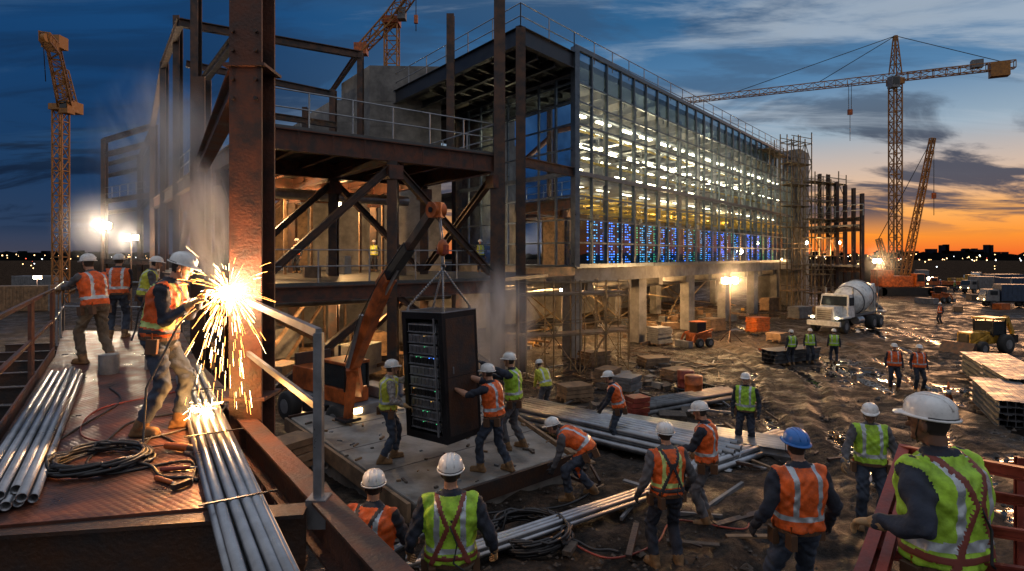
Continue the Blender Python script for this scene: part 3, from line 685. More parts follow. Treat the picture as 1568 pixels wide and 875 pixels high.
# ------------------------------------------------------------------ vehicles
def wheel(b,c,r,w,ax=V((0,1,0))):
    b.lathe([(-w/2,r*.55),(-w/2,r*.9),(-w*.38,r),(w*.38,r),(w/2,r*.9),(w/2,r*.55)],'rubber',c,ax,n=18)
    b.lathe([(-w*.52,.02),(-w*.52,r*.5),(w*.52,r*.5),(w*.52,.02)],'grey_paint',c,ax,n=12,sm=False)
def mixer():
    o=W(1300,392,45); o.z=-.6; e=empty('concrete_mixer_truck',o,math.atan2(-.62,-.78))
    b=MB()
    for x in (3.3,-1.4,-2.7,): 
        for s in (-1,1): wheel(b,V((x,s*1.0,.52)),.52,.34 if x>0 else .55)
    b.obj('wheels',e); b=MB(); b.box((0,0,.85),(8,.9,.3),'black'); b.box((0,0,1.1),(7.4,1.1,.15),'grey_paint')
    b.box((3.4,0,1.45),(1.5,1.25,.95),'white_paint'); b.box((4.2,0,1.35),(.08,1.05,.9),'galv'); b.box((4.3,0,.75),(.2,2.3,.35),'white_paint')
    for k in range(5): b.box((4.25,0,1.05+k*.15),(.03,.95,.04),'black')
    for s in (-1,1): b.box((3.3,s*1.0,1.15),(1.5,.42,.12),'white_paint'); b.ell((4.15,s*.85,1.15),(.08,.14,.1),'e_white',n=8,m=6); b.cyl((1.7,s*.95,1.2),(1.7,s*.95,3.2),.07,'galv'); b.cyl((1.2,s*.9,.8),(.2,s*.9,.8),.3,'galv',n=12)
    b.box((-3.7,0,1.25),(.8,2.3,.1),'white_paint'); b.obj('chassis',e,bevel=.04)
    b=MB(); b.hexa([(1.6,-1.05,1.1),(2.75,-1.05,1.1),(2.75,1.05,1.1),(1.6,1.05,1.1),(1.6,-.95,2.75),(2.45,-.95,2.75),(2.45,.95,2.75),(1.6,.95,2.75)],'white_paint')
    b.hexa([(2.66,-.9,1.95),(2.70,-.9,1.95),(2.70,.9,1.95),(2.66,.9,1.95),(2.47,-.85,2.62),(2.5,-.85,2.62),(2.5,.85,2.62),(2.47,.85,2.62)],'carglass')
    for s in (-1,1): b.box((2.05,s*1.01,2.25),(.75,.06,.6),'carglass')
    b.obj('cab',e,bevel=.03)
    b=MB(); ax=V((-1,0,.24)); b.lathe([(0,.3),(.05,.7),(.9,1.1),(1.9,1.25),(2.9,1.1),(4.1,.62),(4.5,.5),(4.5,.3)],'white_paint',(1.1,0,1.95),ax,n=28)
    for t,r in ((1.0,1.14),(2.8,1.14)): b.lathe([(t-.05,r-.1),(t-.05,r+.03),(t+.05,r+.03),(t+.05,r-.1)],'grey_paint',(1.1,0,1.95),ax,n=28)
    b.obj('mixing_drum',e); b=MB(); b.box((-3.3,0,1.9),(.15,1.2,1.6),'white_paint'); b.beam((-3.6,0,3.3),(-3.9,0,2.6),.8,.5,'white_paint'); b.beam((-3.8,0,2.3),(-4.6,.6,1.3),.4,.15,'grey_paint'); b.beam((1.3,0,1.2),(1.3,0,2.4),1.2,.1,'white_paint',up=V((1,0,0))); b.cyl((-3,.8,1.2),(-3,.8,3.2),.03,'galv'); b.cyl((-3.4,.8,1.2),(-3.4,.8,3.2),.03,'galv'); b.obj('hopper_and_chute',e)
mixer()
def backhoe():
    o=W(1505,392,34); o.z=-.6; e=empty('backhoe_loader',o,math.radians(200),.8); b=MB()
    for s in (-1,1): wheel(b,V((-.9,s*.95,.7)),.7,.45); wheel(b,V((1.5,s*.9,.5)),.5,.35)
    b.obj('wheels',e); b=MB(); b.box((.9,0,1.15),(2.3,.9,.8),'yellow_paint'); b.box((-.6,0,1.0),(1.8,1.1,.6),'yellow_paint'); b.box((2.07,0,1.15),(.05,.7,.6),'black')
    b.box((-.7,0,1.8),(1.3,1.3,1.0),'carglass'); b.box((-.7,0,2.5),(1.6,1.5,.12),'yellow_paint')
    for x in (-1.38,-.03):
        for s in (-1,1): b.beam((x,s*.66,1.2),(x,s*.66,2.5),.08,.08,'black')
    b.obj('body',e,bevel=.04); b=MB()
    for s in (-1,1): b.beam((.3,s*.6,1.3),(2.4,s*.6,.6),.12,.22,'yellow_paint')
    b.hexa([(2.4,-1.1,.05),(3.1,-1.1,.05),(3.1,1.1,.05),(2.4,1.1,.05),(2.4,-1.1,.9),(2.6,-1.1,.9),(2.6,1.1,.9),(2.4,1.1,.9)],'dark_steel')
    b.beam((-1.6,0,1),(-2.6,0,2.5),.25,.35,'yellow_paint'); b.beam((-2.6,0,2.5),(-3.3,0,1.2),.2,.28,'yellow_paint'); b.box((-3.2,0,.9),(.5,.6,.6),'black'); b.obj('loader_arms_and_digger',e)
backhoe()
def truck(u,d,rz,col,box=None):
    o=W(u,392,d); o.z=-.6; e=empty('parked_truck',o,rz,.85); b=MB()
    for x in (2.1,-1.5):
        for s in (-1,1): wheel(b,V((x,s*.9,.45)),.45,.3)
    b.obj('wheels',e); b=MB(); b.box((0,0,.75),(6,1.0,.25),'black'); b.hexa([(1.5,-1,.8),(3.1,-1,.8),(3.1,1,.8),(1.5,1,.8),(1.5,-.95,2.3),(2.7,-.95,2.3),(2.7,.95,2.3),(1.5,.95,2.3)],col)
    b.hexa([(3.0,-.85,1.5),(3.02,-.85,1.5),(3.02,.85,1.5),(3.0,.85,1.5),(2.74,-.8,2.2),(2.76,-.8,2.2),(2.76,.8,2.2),(2.74,.8,2.2)],'carglass')
    for s in (-1,1): b.box((2.1,s*1.0,1.85),(.8,.05,.5),'carglass'); b.ell((3.12,s*.75,1.0),(.05,.12,.1),'e_warm',n=6,m=5)
    if box: b.box((-.9,0,1.9),(4.4,2.1,2.1),box); [b.box((-2.9+i*.5,0,1.9),(.06,2.16,2.0),box) for i in range(9)]
    else:
        b.box((-.9,0,1.0),(4.4,2.1,.15),col)
        for s in (-1,1): b.box((-.9,s*1.02,1.35),(4.4,.06,.55),col)
        b.box((-.9,0,1.3),(3.4,1.2,.5),'wood')
    b.obj('body',e,bevel=.03)
for t in ((1450,98,2.6,'orange_paint'),(1500,88,3.3,'grey_paint','grey_paint'),(1545,64,2.9,'grey_paint','blue_paint'),(1402,118,.4,'grey_paint'),(1475,112,.2,'yellow_paint'),(1410,130,1.2,'grey_paint','grey_paint'),(1490,130,.6,'white_paint')): truck(*t)
def container(u,d,rz,col,z=-.6):
    o=W(u,392,d); o.z=z; b=MB(); b.box((0,0,1.3),(6,2.3,2.5),col)
    for i in range(20): b.box((-2.85+i*.3,0,1.3),(.12,2.4,2.3),col)
    for x in (-3,3):
        for y in (-1.15,1.15): b.box((x,y,1.3),(.16,.16,2.6),'grey_paint')
    ob=b.obj('shipping_container'); ob.location=o; ob.rotation_euler=(0,0,rz)
container(1535,98,.2,'blue_paint'); container(1562,82,.2,'blue_paint'); container(30,60,.3,'wood'); container(60,90,.1,'grey_paint')
def loader_small(u,d,rz,z,s=.8):
    o=W(u,392,d); o.z=z; e=empty('skid_steer_loader',o,rz,s); b=MB()
    for x in (-.5,.5):
        for s in (-1,1): wheel(b,V((x,s*.62,.36)),.36,.26)
    b.obj('wheels',e); b=MB(); b.box((0,0,.75),(1.7,.95,.7),'orange_paint'); b.box((.1,0,1.45),(.9,.85,.8),'black'); b.box((.1,0,1.9),(1,.9,.08),'orange_paint')
    for s in (-1,1): b.beam((-.8,s*.62,1.3),(.9,s*.62,1.0),.1,.18,'orange_paint'); b.beam((.9,s*.62,1.0),(1.3,s*.62,.35),.1,.15,'orange_paint')
    b.box((1.5,0,.3),(.4,1.5,.5),'grey_paint'); b.obj('body',e,bevel=.03)
loader_small(1070,36,3.6,-.55); loader_small(1440,70,.4,-.6,1)
# mobile crane
def mobile_crane():
    g=1.25; o=W(520,392,14.4); o.z=g-.3; e=empty('mobile_crane',o,math.radians(-40)); b=MB()
    for x in (-1.05,1.05):
        for s in (-1,1): wheel(b,V((x,s*.72,.36)),.36,.3)
    b.obj('wheels',e); b=MB(); b.box((0,0,.55),(2.9,1.15,.3),'grey_paint'); b.box((-.85,.1,1.0),(1.1,1.1,.55),'orange_paint'); b.box((.75,-.35,.88),(.9,.65,.34),'orange_paint'); b.box((.75,-.35,1.32),(.84,.6,.52),'carglass'); b.box((.75,-.35,1.62),(.94,.7,.07),'orange_paint')
    for x in (.31,1.19):
        for y in (-.66,-.04): b.beam((x,y,1.0),(x,y,1.6),.05,.05,'black')
    b.cyl((0,0,.7),(0,0,.9),.42,'black',n=16); b.box((.9,.4,.85),(.8,.4,.25),'grey_paint'); b.box((-1.35,.1,1.42),(.1,1.0,.3),'dark_steel')
    for s in (-1,1): b.box((0,s*.64,.45),(.9,.2,.25),'black'); b.box((1.45,s*.5,.6),(.1,.2,.12),'e_warm')
    for i in range(4): b.box((-1.42,.1,.82+i*.1),(.03,.9,.04),'black')
    b.cyl((-.6,.4,1.25),(-.6,.4,1.75),.04,'black')
    b.obj('carrier_body',e,bevel=.03)
    inv=Matrix.LocRotScale(o,Matrix.Rotation(math.radians(-40),3,'Z').to_quaternion(),V((1,1,1))).inverted()
    def w(u,v,d): return inv@W(u,v,d)
    b=MB(); p0=w(540,560,12.6); p1=w(593,428,11.9); p2=w(664,322,10.5); foot=w(533,642,12.6)
    b.beam(w(546,600,13.2),p0,.26,.3,'orange_paint'); b.beam(p0,foot,.15,.15,'orange_paint'); b.box(foot,(.4,.4,.06),'black')
    b.beam(p0,p1,.22,.25,'orange_paint'); b.beam(p1-(p2-p1)*.10,p1+(p2-p1)*.5,.19,.22,'black'); b.beam(p1+(p2-p1)*.48,p2,.14,.17,'dark_steel'); b.beam(p1-(p2-p1)*.13,p1+(p2-p1)*.06,.24,.28,'orange_paint')
    b.cyl(p0+V((.1,-.2,0)),(p0+p1)*.5+V((0,-.2,.2)),.045,'galv'); b.cyl((p0+p1)*.5+V((0,.1,.15)),p1+(p2-p1)*.25-Z*.12,.035,'galv'); b.tube([p0+V((0,-.2,.1)),(p0+p1)*.5+V((0,-.28,.1)),p1+V((0,-.2,0)),p1.lerp(p2,.5)+V((0,-.14,.05))],.014,'cable')
    hd=w(668,322,10.35); b.box(hd,(.24,.22,.27),'orange_paint',.5); b.cyl(hd+V((0,-.13,0)),hd+V((0,.13,0)),.14,'orange_paint',n=18); b.cyl(hd+V((0,-.15,0)),hd+V((0,.15,0)),.05,'black',n=12)
    b.obj('knuckle_boom',e,bevel=.02)
    b=MB(); hk=w(678,384,10.2); b.tube([hd+V((.05,0,-.1)),hk],.014,'rail_steel',5); b.tube([hd+V((.1,0,-.1)),hk+V((.04,0,0))],.014,'rail_steel',5)
    b.ell(hk+Z*.05,(.10,.09,.15),'orange_paint'); b.box(hk+Z*.02,(.19,.11,.16),'primer_red'); b.cyl(hk-Z*.1,hk-Z*.22,.03,'galv'); b.tube([hk-Z*.2,hk+V((.05,0,-.26)),hk+V((.02,0,-.33)),hk+V((-.05,0,-.29))],.022,'galv'); b.obj('hook_block',e)
mobile_crane()
# server rack hanging
def rack():
    o=V((-1.18,10.22,1.90)); e=empty('server_rack',o,math.radians(-41)); e.rotation_euler=(math.radians(1.5),math.radians(-2.2),math.radians(-41))
    w_,d_,h_=1.04,.80,2.16; b=MB(); t=.05
    b.box((0,d_/2-.02,h_/2),(w_,.04,h_),'black')
    for s in (-1,1): b.box((s*(w_/2-.02),0,h_/2),(.04,d_-.085,h_),'black'); b.box((s*(w_/2-.05),-d_/2+.02,h_/2),(.1,.04,h_),'black')
    b.box((0,0,.04),(w_-.09,d_-.09,.08),'black'); b.box((0,0,h_-.03),(w_-.09,d_-.09,.06),'black'); b.box((0,-d_/2+.02,h_-.06),(w_-.21,.04,.12),'black'); b.box((0,-d_/2+.02,.06),(w_-.21,.04,.12),'black')
    for s in (-1,1):
        b.box((s*(w_/2+.002),0,h_/2),(.006,d_*.82,h_*.9),'dark_steel'); b.box((s*(w_/2+.006),0,h_/2),(.006,d_*.82,.012),'black'); b.box((s*(w_/2+.008),-.2,h_*.55),(.01,.03,.12),'rail_steel')
        for y in (-.3,.3): b.cyl((s*(w_/2-.06),y,h_),(s*(w_/2-.06),y,h_+.07),.025,'galv')
        b.beam((s*w_/2,-d_/2,h_-.002),(s*w_/2,d_/2,h_-.002),.02,.02,'rail_steel')
    b.beam((-w_/2,-d_/2,h_),(w_/2,-d_/2,h_),.015,.015,'rail_steel')
    b.box((w_/2-.2,-d_/2-.005,h_/2),(.03,.03,h_-.2),'rail_steel'); b.obj('cabinet',e,bevel=.006)
    b=MB(); z=.16
    for i in range(10):
        hh=.168; y=-d_/2+.04
        b.box((-.04,y+.25,z+hh/2),(.72,.5,hh-.02),'server')
        for k in range(7): b.box((-.33+k*.095,y-.005,z+hh*.5),(.075,.02,hh*.6),'galv' if i%3 else 'black')
        b.box((-.04,y-.012,z+.015),(.72,.03,.012),'rail_steel')
        for k in range(6):
            if R()<.22: b.box((-.3+k*.11,y-.02,z+hh*.82),(.012,.01,.008),random.choice(['e_green','e_green','e_amber','e_blue']))
        for k in range(3): b.tube([(.32,y,z+.05+k*.03),(.4,y-.03,z+.02+k*.03),(.42,y-.02,z-.1)],.006,'cable',4)
        z+=hh+.014
    b.obj('server_units',e)
    mw=Matrix.LocRotScale(o,e.rotation_euler.to_quaternion(),V((1,1,1))).inverted(); hk=mw@(W(678,386,10.2)-Z*.3)
    b=MB()
    for sx in (-1,1):
        for y in (-.3,.3):
            a=V((sx*(w_/2-.06),y,h_+.06)); b.tube([a,hk],.008,'galv',5)
            for k in range(18): p=a.lerp(hk,(k+.5)/18); b.ell(p,(.02,.02,.028),'galv',n=6,m=4)
    b.obj('lifting_chains',e)
rack()
# ------------------------------------------------------------------ concrete pad
b=MB(); pz=1.42
pc=[V((-4.9,13.0)),V((-1.4,8.5)),V((1.0,10.6)),V((-1.3,16.5))]; pc=[pc[1],pc[2],pc[3],pc[0]]
b.hexa([V((p[0],p[1],.5)) for p in pc]+[V((p[0],p[1],pz)) for p in pc],'concrete_pad')
b.obj('concrete_pad',bevel=.03)
b=MB()
for k in range(4):
    a,c=pc[k],pc[(k+1)%4]; d=(c-a).normalized(); nn=V((d.y,-d.x)); 
    b.beam(V((a.x,a.y,pz-.12))+V((nn.x,nn.y,0))*.1,V((c.x,c.y,pz-.12))+V((nn.x,nn.y,0))*.1,.06,.28,'wood' if k%2 else 'dark_steel')
b.obj('pad_edge_formwork')
b=MB()
for k in range(90):
    a=ru(0,1); c=ru(0,1); p=pc[0]*(1-a)*(1-c)+pc[1]*a*(1-c)+pc[2]*a*c+pc[3]*(1-a)*c
    s=ru(.015,.05); b.box((p.x,p.y,pz+s*.4),(s*ru(1,6),s,s*.8),random.choice(['wood','rock','grey_paint']),ru(0,3))
for k in range(3):
    a=pc[0].lerp(pc[3],.25+.25*k); c=pc[1].lerp(pc[2],.25+.25*k); b.beam(V((a.x,a.y,pz+.001)),V((c.x,c.y,pz+.001)),.02,.006,'rock')
b.obj('pad_debris')
# ------------------------------------------------------------------ welding deck
dz=3.28
wd=empty('steel_work_platform')
P0=V((-1.72,4.1)); P1=V((-7.4,13.2)); P2=V((-10.4,13.6)); P3=V((-7.85,10.1)); P4=V((-4.68,5.37)); P5=V((-3.5,3.7))
poly=[P0,P1,P2,P3,P4,P5]
b=MB(); vs=[V((p.x,p.y,dz)) for p in poly]+[V((p.x,p.y,dz-.02)) for p in poly]; nn=len(poly)
b.add(vs,[tuple(range(nn)),tuple(range(nn,2*nn))[::-1]]+[(i,i+nn,(i+1)%nn+nn,(i+1)%nn) for i in range(nn)],'deck_plate'); 
b.obj('deck_plates',wd)
b=MB()
E0=V((-.55,2.9,dz-.16)); E1=V((-7.6,12.7,dz-.16))
b.ibeam(E0+V((.12,0,0)),E1+V((.12,0,0)),.18,.34,'red_steel',t=.02)
b.ibeam(V((P0.x+.3,P0.y-.05,dz-.22)),V((-6.5,3.2,dz-.22)),.2,.4,'dark_steel',t=.025)
b.ibeam(V((P4.x-.05,P4.y,dz-.2)),V((P3.x-.05,P3.y,dz-.2)),.15,.32,'dark_steel',t=.02); b.beam(V((-3.1,3.1,dz+.08)),V((P4.x-.02,P4.y,dz+.08)),.02,.16,'red_steel'); b.beam(V((P4.x-.02,P4.y,dz+.08)),V((P3.x-.02,P3.y,dz+.08)),.02,.16,'red_steel')
for k in range(9):
    t=k/8; a=V((-2.1,4.5,0)).lerp(V((-7,12.5,0)),t); b.ibeam(V((a.x,a.y,dz-.14)),V((a.x-3.0,a.y-.9,dz-.14)),.12,.22,'dark_steel',t=.015)
for (x,y) in ((-2.0,4.3),(-3.9,4.1),(-5.1,6.1),(-4.6,8.3),(-7,9.5),(-6.9,12.3)): b.ibeam(V((x,y,-.2)),V((x,y,dz-.2)),.2,.2,'dark_steel',t=.02)
for k in range(8): b.beam(V((ru(-4,-1.7),ru(4.3,5.4),ru(1.6,2.6))),V((ru(-4.5,-1.4),ru(4.3,5.6),ru(1.6,2.9))),.06,.06,'dark_steel')
b.obj('support_beams',wd)
b=MB()
post=W(488,510,4.15); pb=V((post.x,post.y,dz-.2)); 
b.beam(pb,post,.06,.06,'rail_steel'); wp=V((-2.78,6.2,4.52)); b.beam(post,wp,.045,.06,'rail_steel'); b.beam(V((post.x,post.y,3.93)),V((-2.76,6.15,3.98)),.035,.05,'rail_steel')
b.box(pb+Z*.12,(.14,.14,.2),'rail_steel')
pts=[V((-3.2,3.3,dz)),V((-4.75,5.37,dz)),V((-6.3,7.7,dz)),V((-7.9,10.1,dz))]
for p in pts: b.beam(p,p+Z*1.15,.05,.05,'red_steel')
for a,c in zip(pts[:-1],pts[1:]):
    for hh in (1.13,.6): b.beam(a+Z*hh,c+Z*hh,.04,.045,'red_steel')
pts=[V((-7.9,10.1,dz)),V((-10.3,13.5,dz)),V((-7.4,13.2,dz))]
railing(b,pts,1.12,1.2,k='rail_steel',r=.022)
b.obj('guard_rails',wd)
b=MB(); cc=V((-2.80,6.35,0)); 
b.ibeam(cc+Z*.5,cc+Z*12,.34,.36,'red_steel',t=.03)
for z in (3.5,7.0): 
    b.box(cc+V((0,0,z)),(.44,.46,.03),'red_steel')
for z in (6.65,6.85,7.15,7.35):
    for x in (-.12,.12): b.cyl(cc+V((x,-.19,z)),cc+V((x,-.225,z)),.02,'dark_steel',n=6)
b.obj('steel_column')
b=MB(); b.ibeam(cc+V((-.2,.2,2.15+4.9)),cc+V((-4.2,6.9,2.15+4.9)),.2,.38,'red_steel',t=.03)
b.ibeam(V((-7.0,13.25,-.3)),V((-7.0,13.25,9)),.3,.3,'dark_steel'); b.obj('steel_tie_beam')
def pipes(name,a,c,n_,r,k='galv',layers=1,end=True):
    b=MB(); a=V(a);c=V(c); d,s,u=frame(c-a)
    for ly in range(layers):
        m=n_-ly
        for i in range(m):
            off=(i-(m-1)/2)*r*2.12; da=ru(-.25,.25); jit=ru(-.5,.5)*r*.8
            p=a+s*(off-jit*.5)+Z*(r+ly*r*1.78)+d*da; q2=c+s*(off+jit)+Z*(r+ly*r*1.78)+d*ru(-.15,.15)
            vs=[];n2=12
            for pt,rr in ((p,r*.82),(p,r),(q2,r),(q2,r*.82)):
                for j in range(n2):
                    t=2*math.pi*j/n2; vs.append(pt+s*rr*math.cos(t)+u*rr*math.sin(t))
            for pt in (p+d*.5,q2-d*.5):
                for j in range(n2):
                    t=2*math.pi*j/n2; vs.append(pt+s*r*.82*math.cos(t)+u*r*.82*math.sin(t))
            fs=[]
            for (x,y) in ((0,1),(1,2),(2,3),(4,0),(3,5)):
                for j in range(n2): fs.append((x*n2+j,x*n2+(j+1)%n2,y*n2+(j+1)%n2,y*n2+j))
            b.add(vs,fs,k,True)
    return b.obj(name)
pipes('steel_conduit_bundle',(-4.55,8.3,dz+.02),(-1.08,2.7,dz+.02),5,.034,layers=2)
pipes('steel_conduit_bundle',(-6.3,8.3,dz+.01),(-3.45,3.95,dz+.01),6,.034,layers=2)
b=MB()
for t in (.25,.55,.8):
    p=V((-4.55,8.3,dz)).lerp(V((-1.08,2.7,dz)),t); b.beam(p+V((-.2,-.124,.15)),p+V((.2,.124,.15)),.02,.008,'black'); 
b.obj('bundle_straps')
def coil(name,c,r,n_,cr,tilt=0,fl=.05):
    b=MB(); c=V(c); pts=[]
    N=n_*36
    for i in range(N):
        t=2*math.pi*i/36; rr=r*(1-.3*((i/36*3.7)%1)*.6)+.02*math.sin(t*3+i*.01); pts.append(c+V((rr*math.cos(t)+.02*math.sin(i*.13),rr*math.sin(t)+.02*math.sin(i*.07),cr+fl*((i/36*1.37)%1))))
    e_=pts[-1]; 
    for k in range(12): pts.append(e_+V((k*.06,-.03*k+.05*math.sin(k*.8),-max(0,(e_.z-c.z-cr))*min(1,k/4))))
    b.tube(pts,cr,'cable',5); return b.obj(name)
coil('cable_coil',W(155,712,1.72/320*900)*1.0,.36,9,.014,fl=.09)
coil('cable_coil',V((.25,8.0,gz(0,8.0)+.03)),.56,14,.02,fl=.20)
coil('cable_coil',V((6.6,21.2,.0)),.8,9,.04,fl=.25)
def hose(name,uvd,z,r=.011,k='cable'):
    pts=[]
    P=[V((p[0],p[1],(z if z is not None else gz(p[0],p[1])+.05))) for p in uvd]
    for i in range(len(P)-1):
        p0=P[max(i-1,0)];p1=P[i];p2=P[i+1];p3=P[min(i+2,len(P)-1)]
        for k2 in range(8):
            t=k2/8; pts.append(.5*((2*p1)+(-p0+p2)*t+(2*p0-5*p1+4*p2-p3)*t*t+(-p0+3*p1-3*p2+p3)*t**3))
    pts.append(P[-1]); b=MB(); b.tube(pts,r,k,6); b.obj(name)
hose('welding_cable',[(-3.2,5.0),(-3.4,5.6),(-3.0,5.3),(-2.6,4.9),(-2.9,5.5),(-3.3,6.4),(-3.9,6.1),(-3.7,5.2),(-4.0,4.9),(-4.3,5.8),(-4.6,6.9),(-5.2,7.6)],dz+.012)
hose('welding_cable',[(-2.4,4.4),(-2.7,4.9),(-3.2,4.6),(-3.6,5.1),(-3.2,5.9),(-3.35,6.9),(-4.4,8.2)],dz+.012)
hose('welding_cable',[(-4.9,8.9),(-4.2,7.6),(-4.6,6.6),(-4.1,5.6),(-3.4,5.3)],dz+.012,.009,'primer_red')
hose('ground_cable',[(.7,8.0),(1.2,7.4),(1.9,7.8),(2.4,8.6),(3.3,8.3),(3.6,9.4)],None,.014,'primer_red'); hose('ground_cable',[(-.6,7.9),(-1,8.5),(-.3,8.9),(.8,9.2),(1.6,10.3)],None,.018)
def tool(x,y,z,rz,k='orange_paint'):
    b=MB(); b.cap((0,0,.018),(.16,0,.018),.018,.015,k,8); b.cap((.16,0,.016),(.25,0,.018),.008,.008,'galv',6); b.box((.27,0,.025),(.035,.12,.035),'dark_steel'); ob=b.obj('hammer'); ob.location=(x,y,z); ob.rotation_euler=(0,0,rz); ob.scale=(1.15,1.15,1.15)
tool(-2.78,4.68,dz,.2,'primer_red'); tool(-2.72,4.50,dz,-.5,'orange_paint'); tool(-3.35,4.75,dz,1.1,'orange_paint')
def grinder(x,y,rz):
    b=MB(); b.cap((0,0,.04),(.22,0,.045),.032,.036,'orange_paint',12); b.cap((.22,0,.045),(.29,0,.045),.03,.026,'dark_steel',10); b.cyl((.28,0,.01),(.28,0,.03),.062,'galv',n=18); b.cap((.24,.03,.05),(.25,.14,.07),.014,.016,'black',8); b.tube([(-.03,0,.04),(-.12,.02,.02),(-.25,-.06,.012),(-.4,.05,.012)],.006,'cable'); o=b.obj('angle_grinder'); o.location=(x,y,dz); o.rotation_euler=(0,0,rz)
grinder(-3.05,5.2,-.3); grinder(-3.9,4.55,.8)
b=MB(); p=V((-5.9,8.6,dz)); b.cyl(p,p+Z*.28,.13,'grey_paint',n=14); b.box(p+V((.5,.4,.12)),(.35,.25,.22),'grey_paint',.4); b.cyl(p+V((.5,.4,.23)),p+V((.5,.4,.27)),.05,'black'); b.obj('paint_bucket')
# ground clutter
def stack(name,o,a,L,nx,nz,s,k,gap=1.05):
    b=MB(); a=V(a).normalized(); c=V((-a.y,a.x,0)); o=V(o)
    for t in (.15,.5,.85):
        p=o+a*L*t-c*s; b.beam(p+Z*.04,p+c*s*gap*(nx+1)+Z*.04,.1,.08,'wood')
    for i in range(nx):
        for j in range(nz):
            p=o+c*(i*s*gap)+Z*(.08+s/2+j*s*gap)+a*ru(-.1,.1); 
            b.ibeam(p,p+a*L,s,s,k,t=.012)
    return b.obj(name)
stack('steel_beam_stack',(1.7,15.0,.5),(1.0,-.62,0),5.0,6,2,.16,'galv'); 
pipes('steel_pipe_stack',(.2,15.5,.75),(4.6,12.2,.62),8,.08,layers=3); pipes('steel_pipe_stack',(3.1,11.0,.85),(6.7,14.3,.5),5,.065,layers=2); pipes('steel_pipe_stack',(3.6,17.5,.3),(7.6,20.5,.1),6,.08,layers=2,k='stock_steel')
pipes('steel_pipe_stack',(-5.6,15.5,.9),(-3.3,11.2,1.0),7,.06,layers=2); pipes('steel_pipe_stack',(-1.0,6.9,1.3),(2.4,9.6,1.15),4,.035,layers=2)
stack('steel_beam_stack',(14.3,15.6,.25),(.55,1,0),3.6,7,4,.17,'stock_steel'); stack('steel_beam_stack',(19.2,21.4,-.1),(.5,1,0),4.2,8,4,.2,'stock_steel'); stack('steel_beam_stack',(16.6,18.2,.1),(.5,1,0),3.2,6,5,.18,'stock_steel')
stack('steel_beam_stack',(13.2,29.5,-.5),(1,.5,0),3.4,5,3,.2,'stock_steel')
def pallet(name,c,rz,nx=6,s=(1.2,.9,.9),k='wood'):
    b=MB()
    for i in range(5): b.box((-.5*s[0]+.1+i*(s[0]-.2)/4,0,.12),(.1,s[1],.025),'wood')
    for y in (-.4,0,.4): b.box((0,y*s[1],.06),(s[0],.08,.09),'wood')
    m=max(3,int(s[2]/.12))
    for j in range(m): b.box((ru(-.04,.04),ru(-.04,.04),.135+(j+.5)*s[2]/m),(s[0]*ru(.88,.96),s[1]*.95,s[2]/m*.86),k,ru(-.03,.03))
    ob=b.obj(name); ob.location=c; ob.rotation_euler=(0,0,rz)
for (u,d,z,rz,k,s) in ((1160,42,-.5,.5,'orange_paint',(1.5,1.0,1.0)),(1190,38,-.5,.7,'wood',(1.2,1,.4)),(1000,29,-.5,.3,'wood',(1.4,1,.4)),(960,21.5,-.0,.9,'grey_paint',(1,.8,.5)),(975,16,.35,.4,'primer_red',(.6,.5,.7)),(1225,52,-.6,.5,'grey_paint',(2,1.2,1)),(1250,56,-.6,.5,'wood',(2,1.2,.7)),(480,8.9,1.05,.5,'wood',(.55,.4,.3)),(440,10.5,1.2,1.0,'wood',(.9,.6,.4)),(1180,60,-.6,.5,'wood',(2,1.2,1.2)),(1090,44,-.6,.6,'wood',(2,1.2,.8)),(1010,37,-.6,.6,'grey_paint',(1.4,1,1.0)),(910,29,-.4,.6,'wood',(1.4,1.0,.6)),(420,9.2,1.0,.3,'grey_paint',(.7,.5,.4)),(1035,25,-.2,.6,'wood',(1.2,.8,.3)),(880,20,.1,.4,'wood',(1.1,.8,.4)),(930,24,-.2,1,'wood',(1.2,.8,.5))):
    p=W(u,392,d); pallet('pallet_of_materials',V((p.x,p.y,z)),rz,k=k,s=s)
def barrel(u,d,z,k='primer_red'):
    p=W(u,392,d); b=MB(); b.lathe([(0,.27),(.02,.3),(.28,.295),(.3,.31),(.32,.295),(.58,.295),(.6,.31),(.62,.295),(.86,.3),(.88,.28)],k,(p.x,p.y,z),n=20); b.obj('oil_drum')
barrel(1062,20,.05,'orange_paint'); barrel(1050,21.2,.0,'primer_red'); barrel(600,15,.9,'blue_paint')
b=MB(); p=V((15.0,20.2,-.05)); b.box(p+Z*.02,(.4,.4,.04),'orange_paint'); b.lathe([(0.04,.15),(.25,.1),(.5,.05),(.72,.02)],'orange_paint',p,n=14); b.lathe([(.3,.093),(.45,.063)],'reflect',p+V((0,0,0)),n=14) ; b.obj('traffic_cone')
b=MB()
for k in range(190):
    y=ru(7,34); x=ru(-2.5,6)+(y-8)*.2
    if -5<x<1.4 and 8<y<16.6: continue
    L=ru(.2,1.6); a=ru(0,3.1); p=V((x,y,gz(x,y)+.05)); b.beam(p,p+V((math.cos(a),math.sin(a),0))*L+Z*ru(-.02,.05),ru(.03,.12),ru(.02,.06),random.choice(['wood','rock','grey_paint','dark_steel','dark_steel']))
b.obj('scrap_timber')
b=MB()
for k in range(60):
    t=ru(-2,9); y=16+t*1.4; x=ru(1,5)+t*.55; s=ru(.08,.4); 
    Rm=Matrix.Rotation(ru(0,3),3,'Z')@Matrix.Rotation(ru(-.4,.4),3,'X'); b.box((x,y,gz(x,y)+s*.25),(s*ru(1,2.2),s,s*.6),random.choice(['concrete','rock','rock','wood']),Rm)
b.obj('rubble')
b=MB()
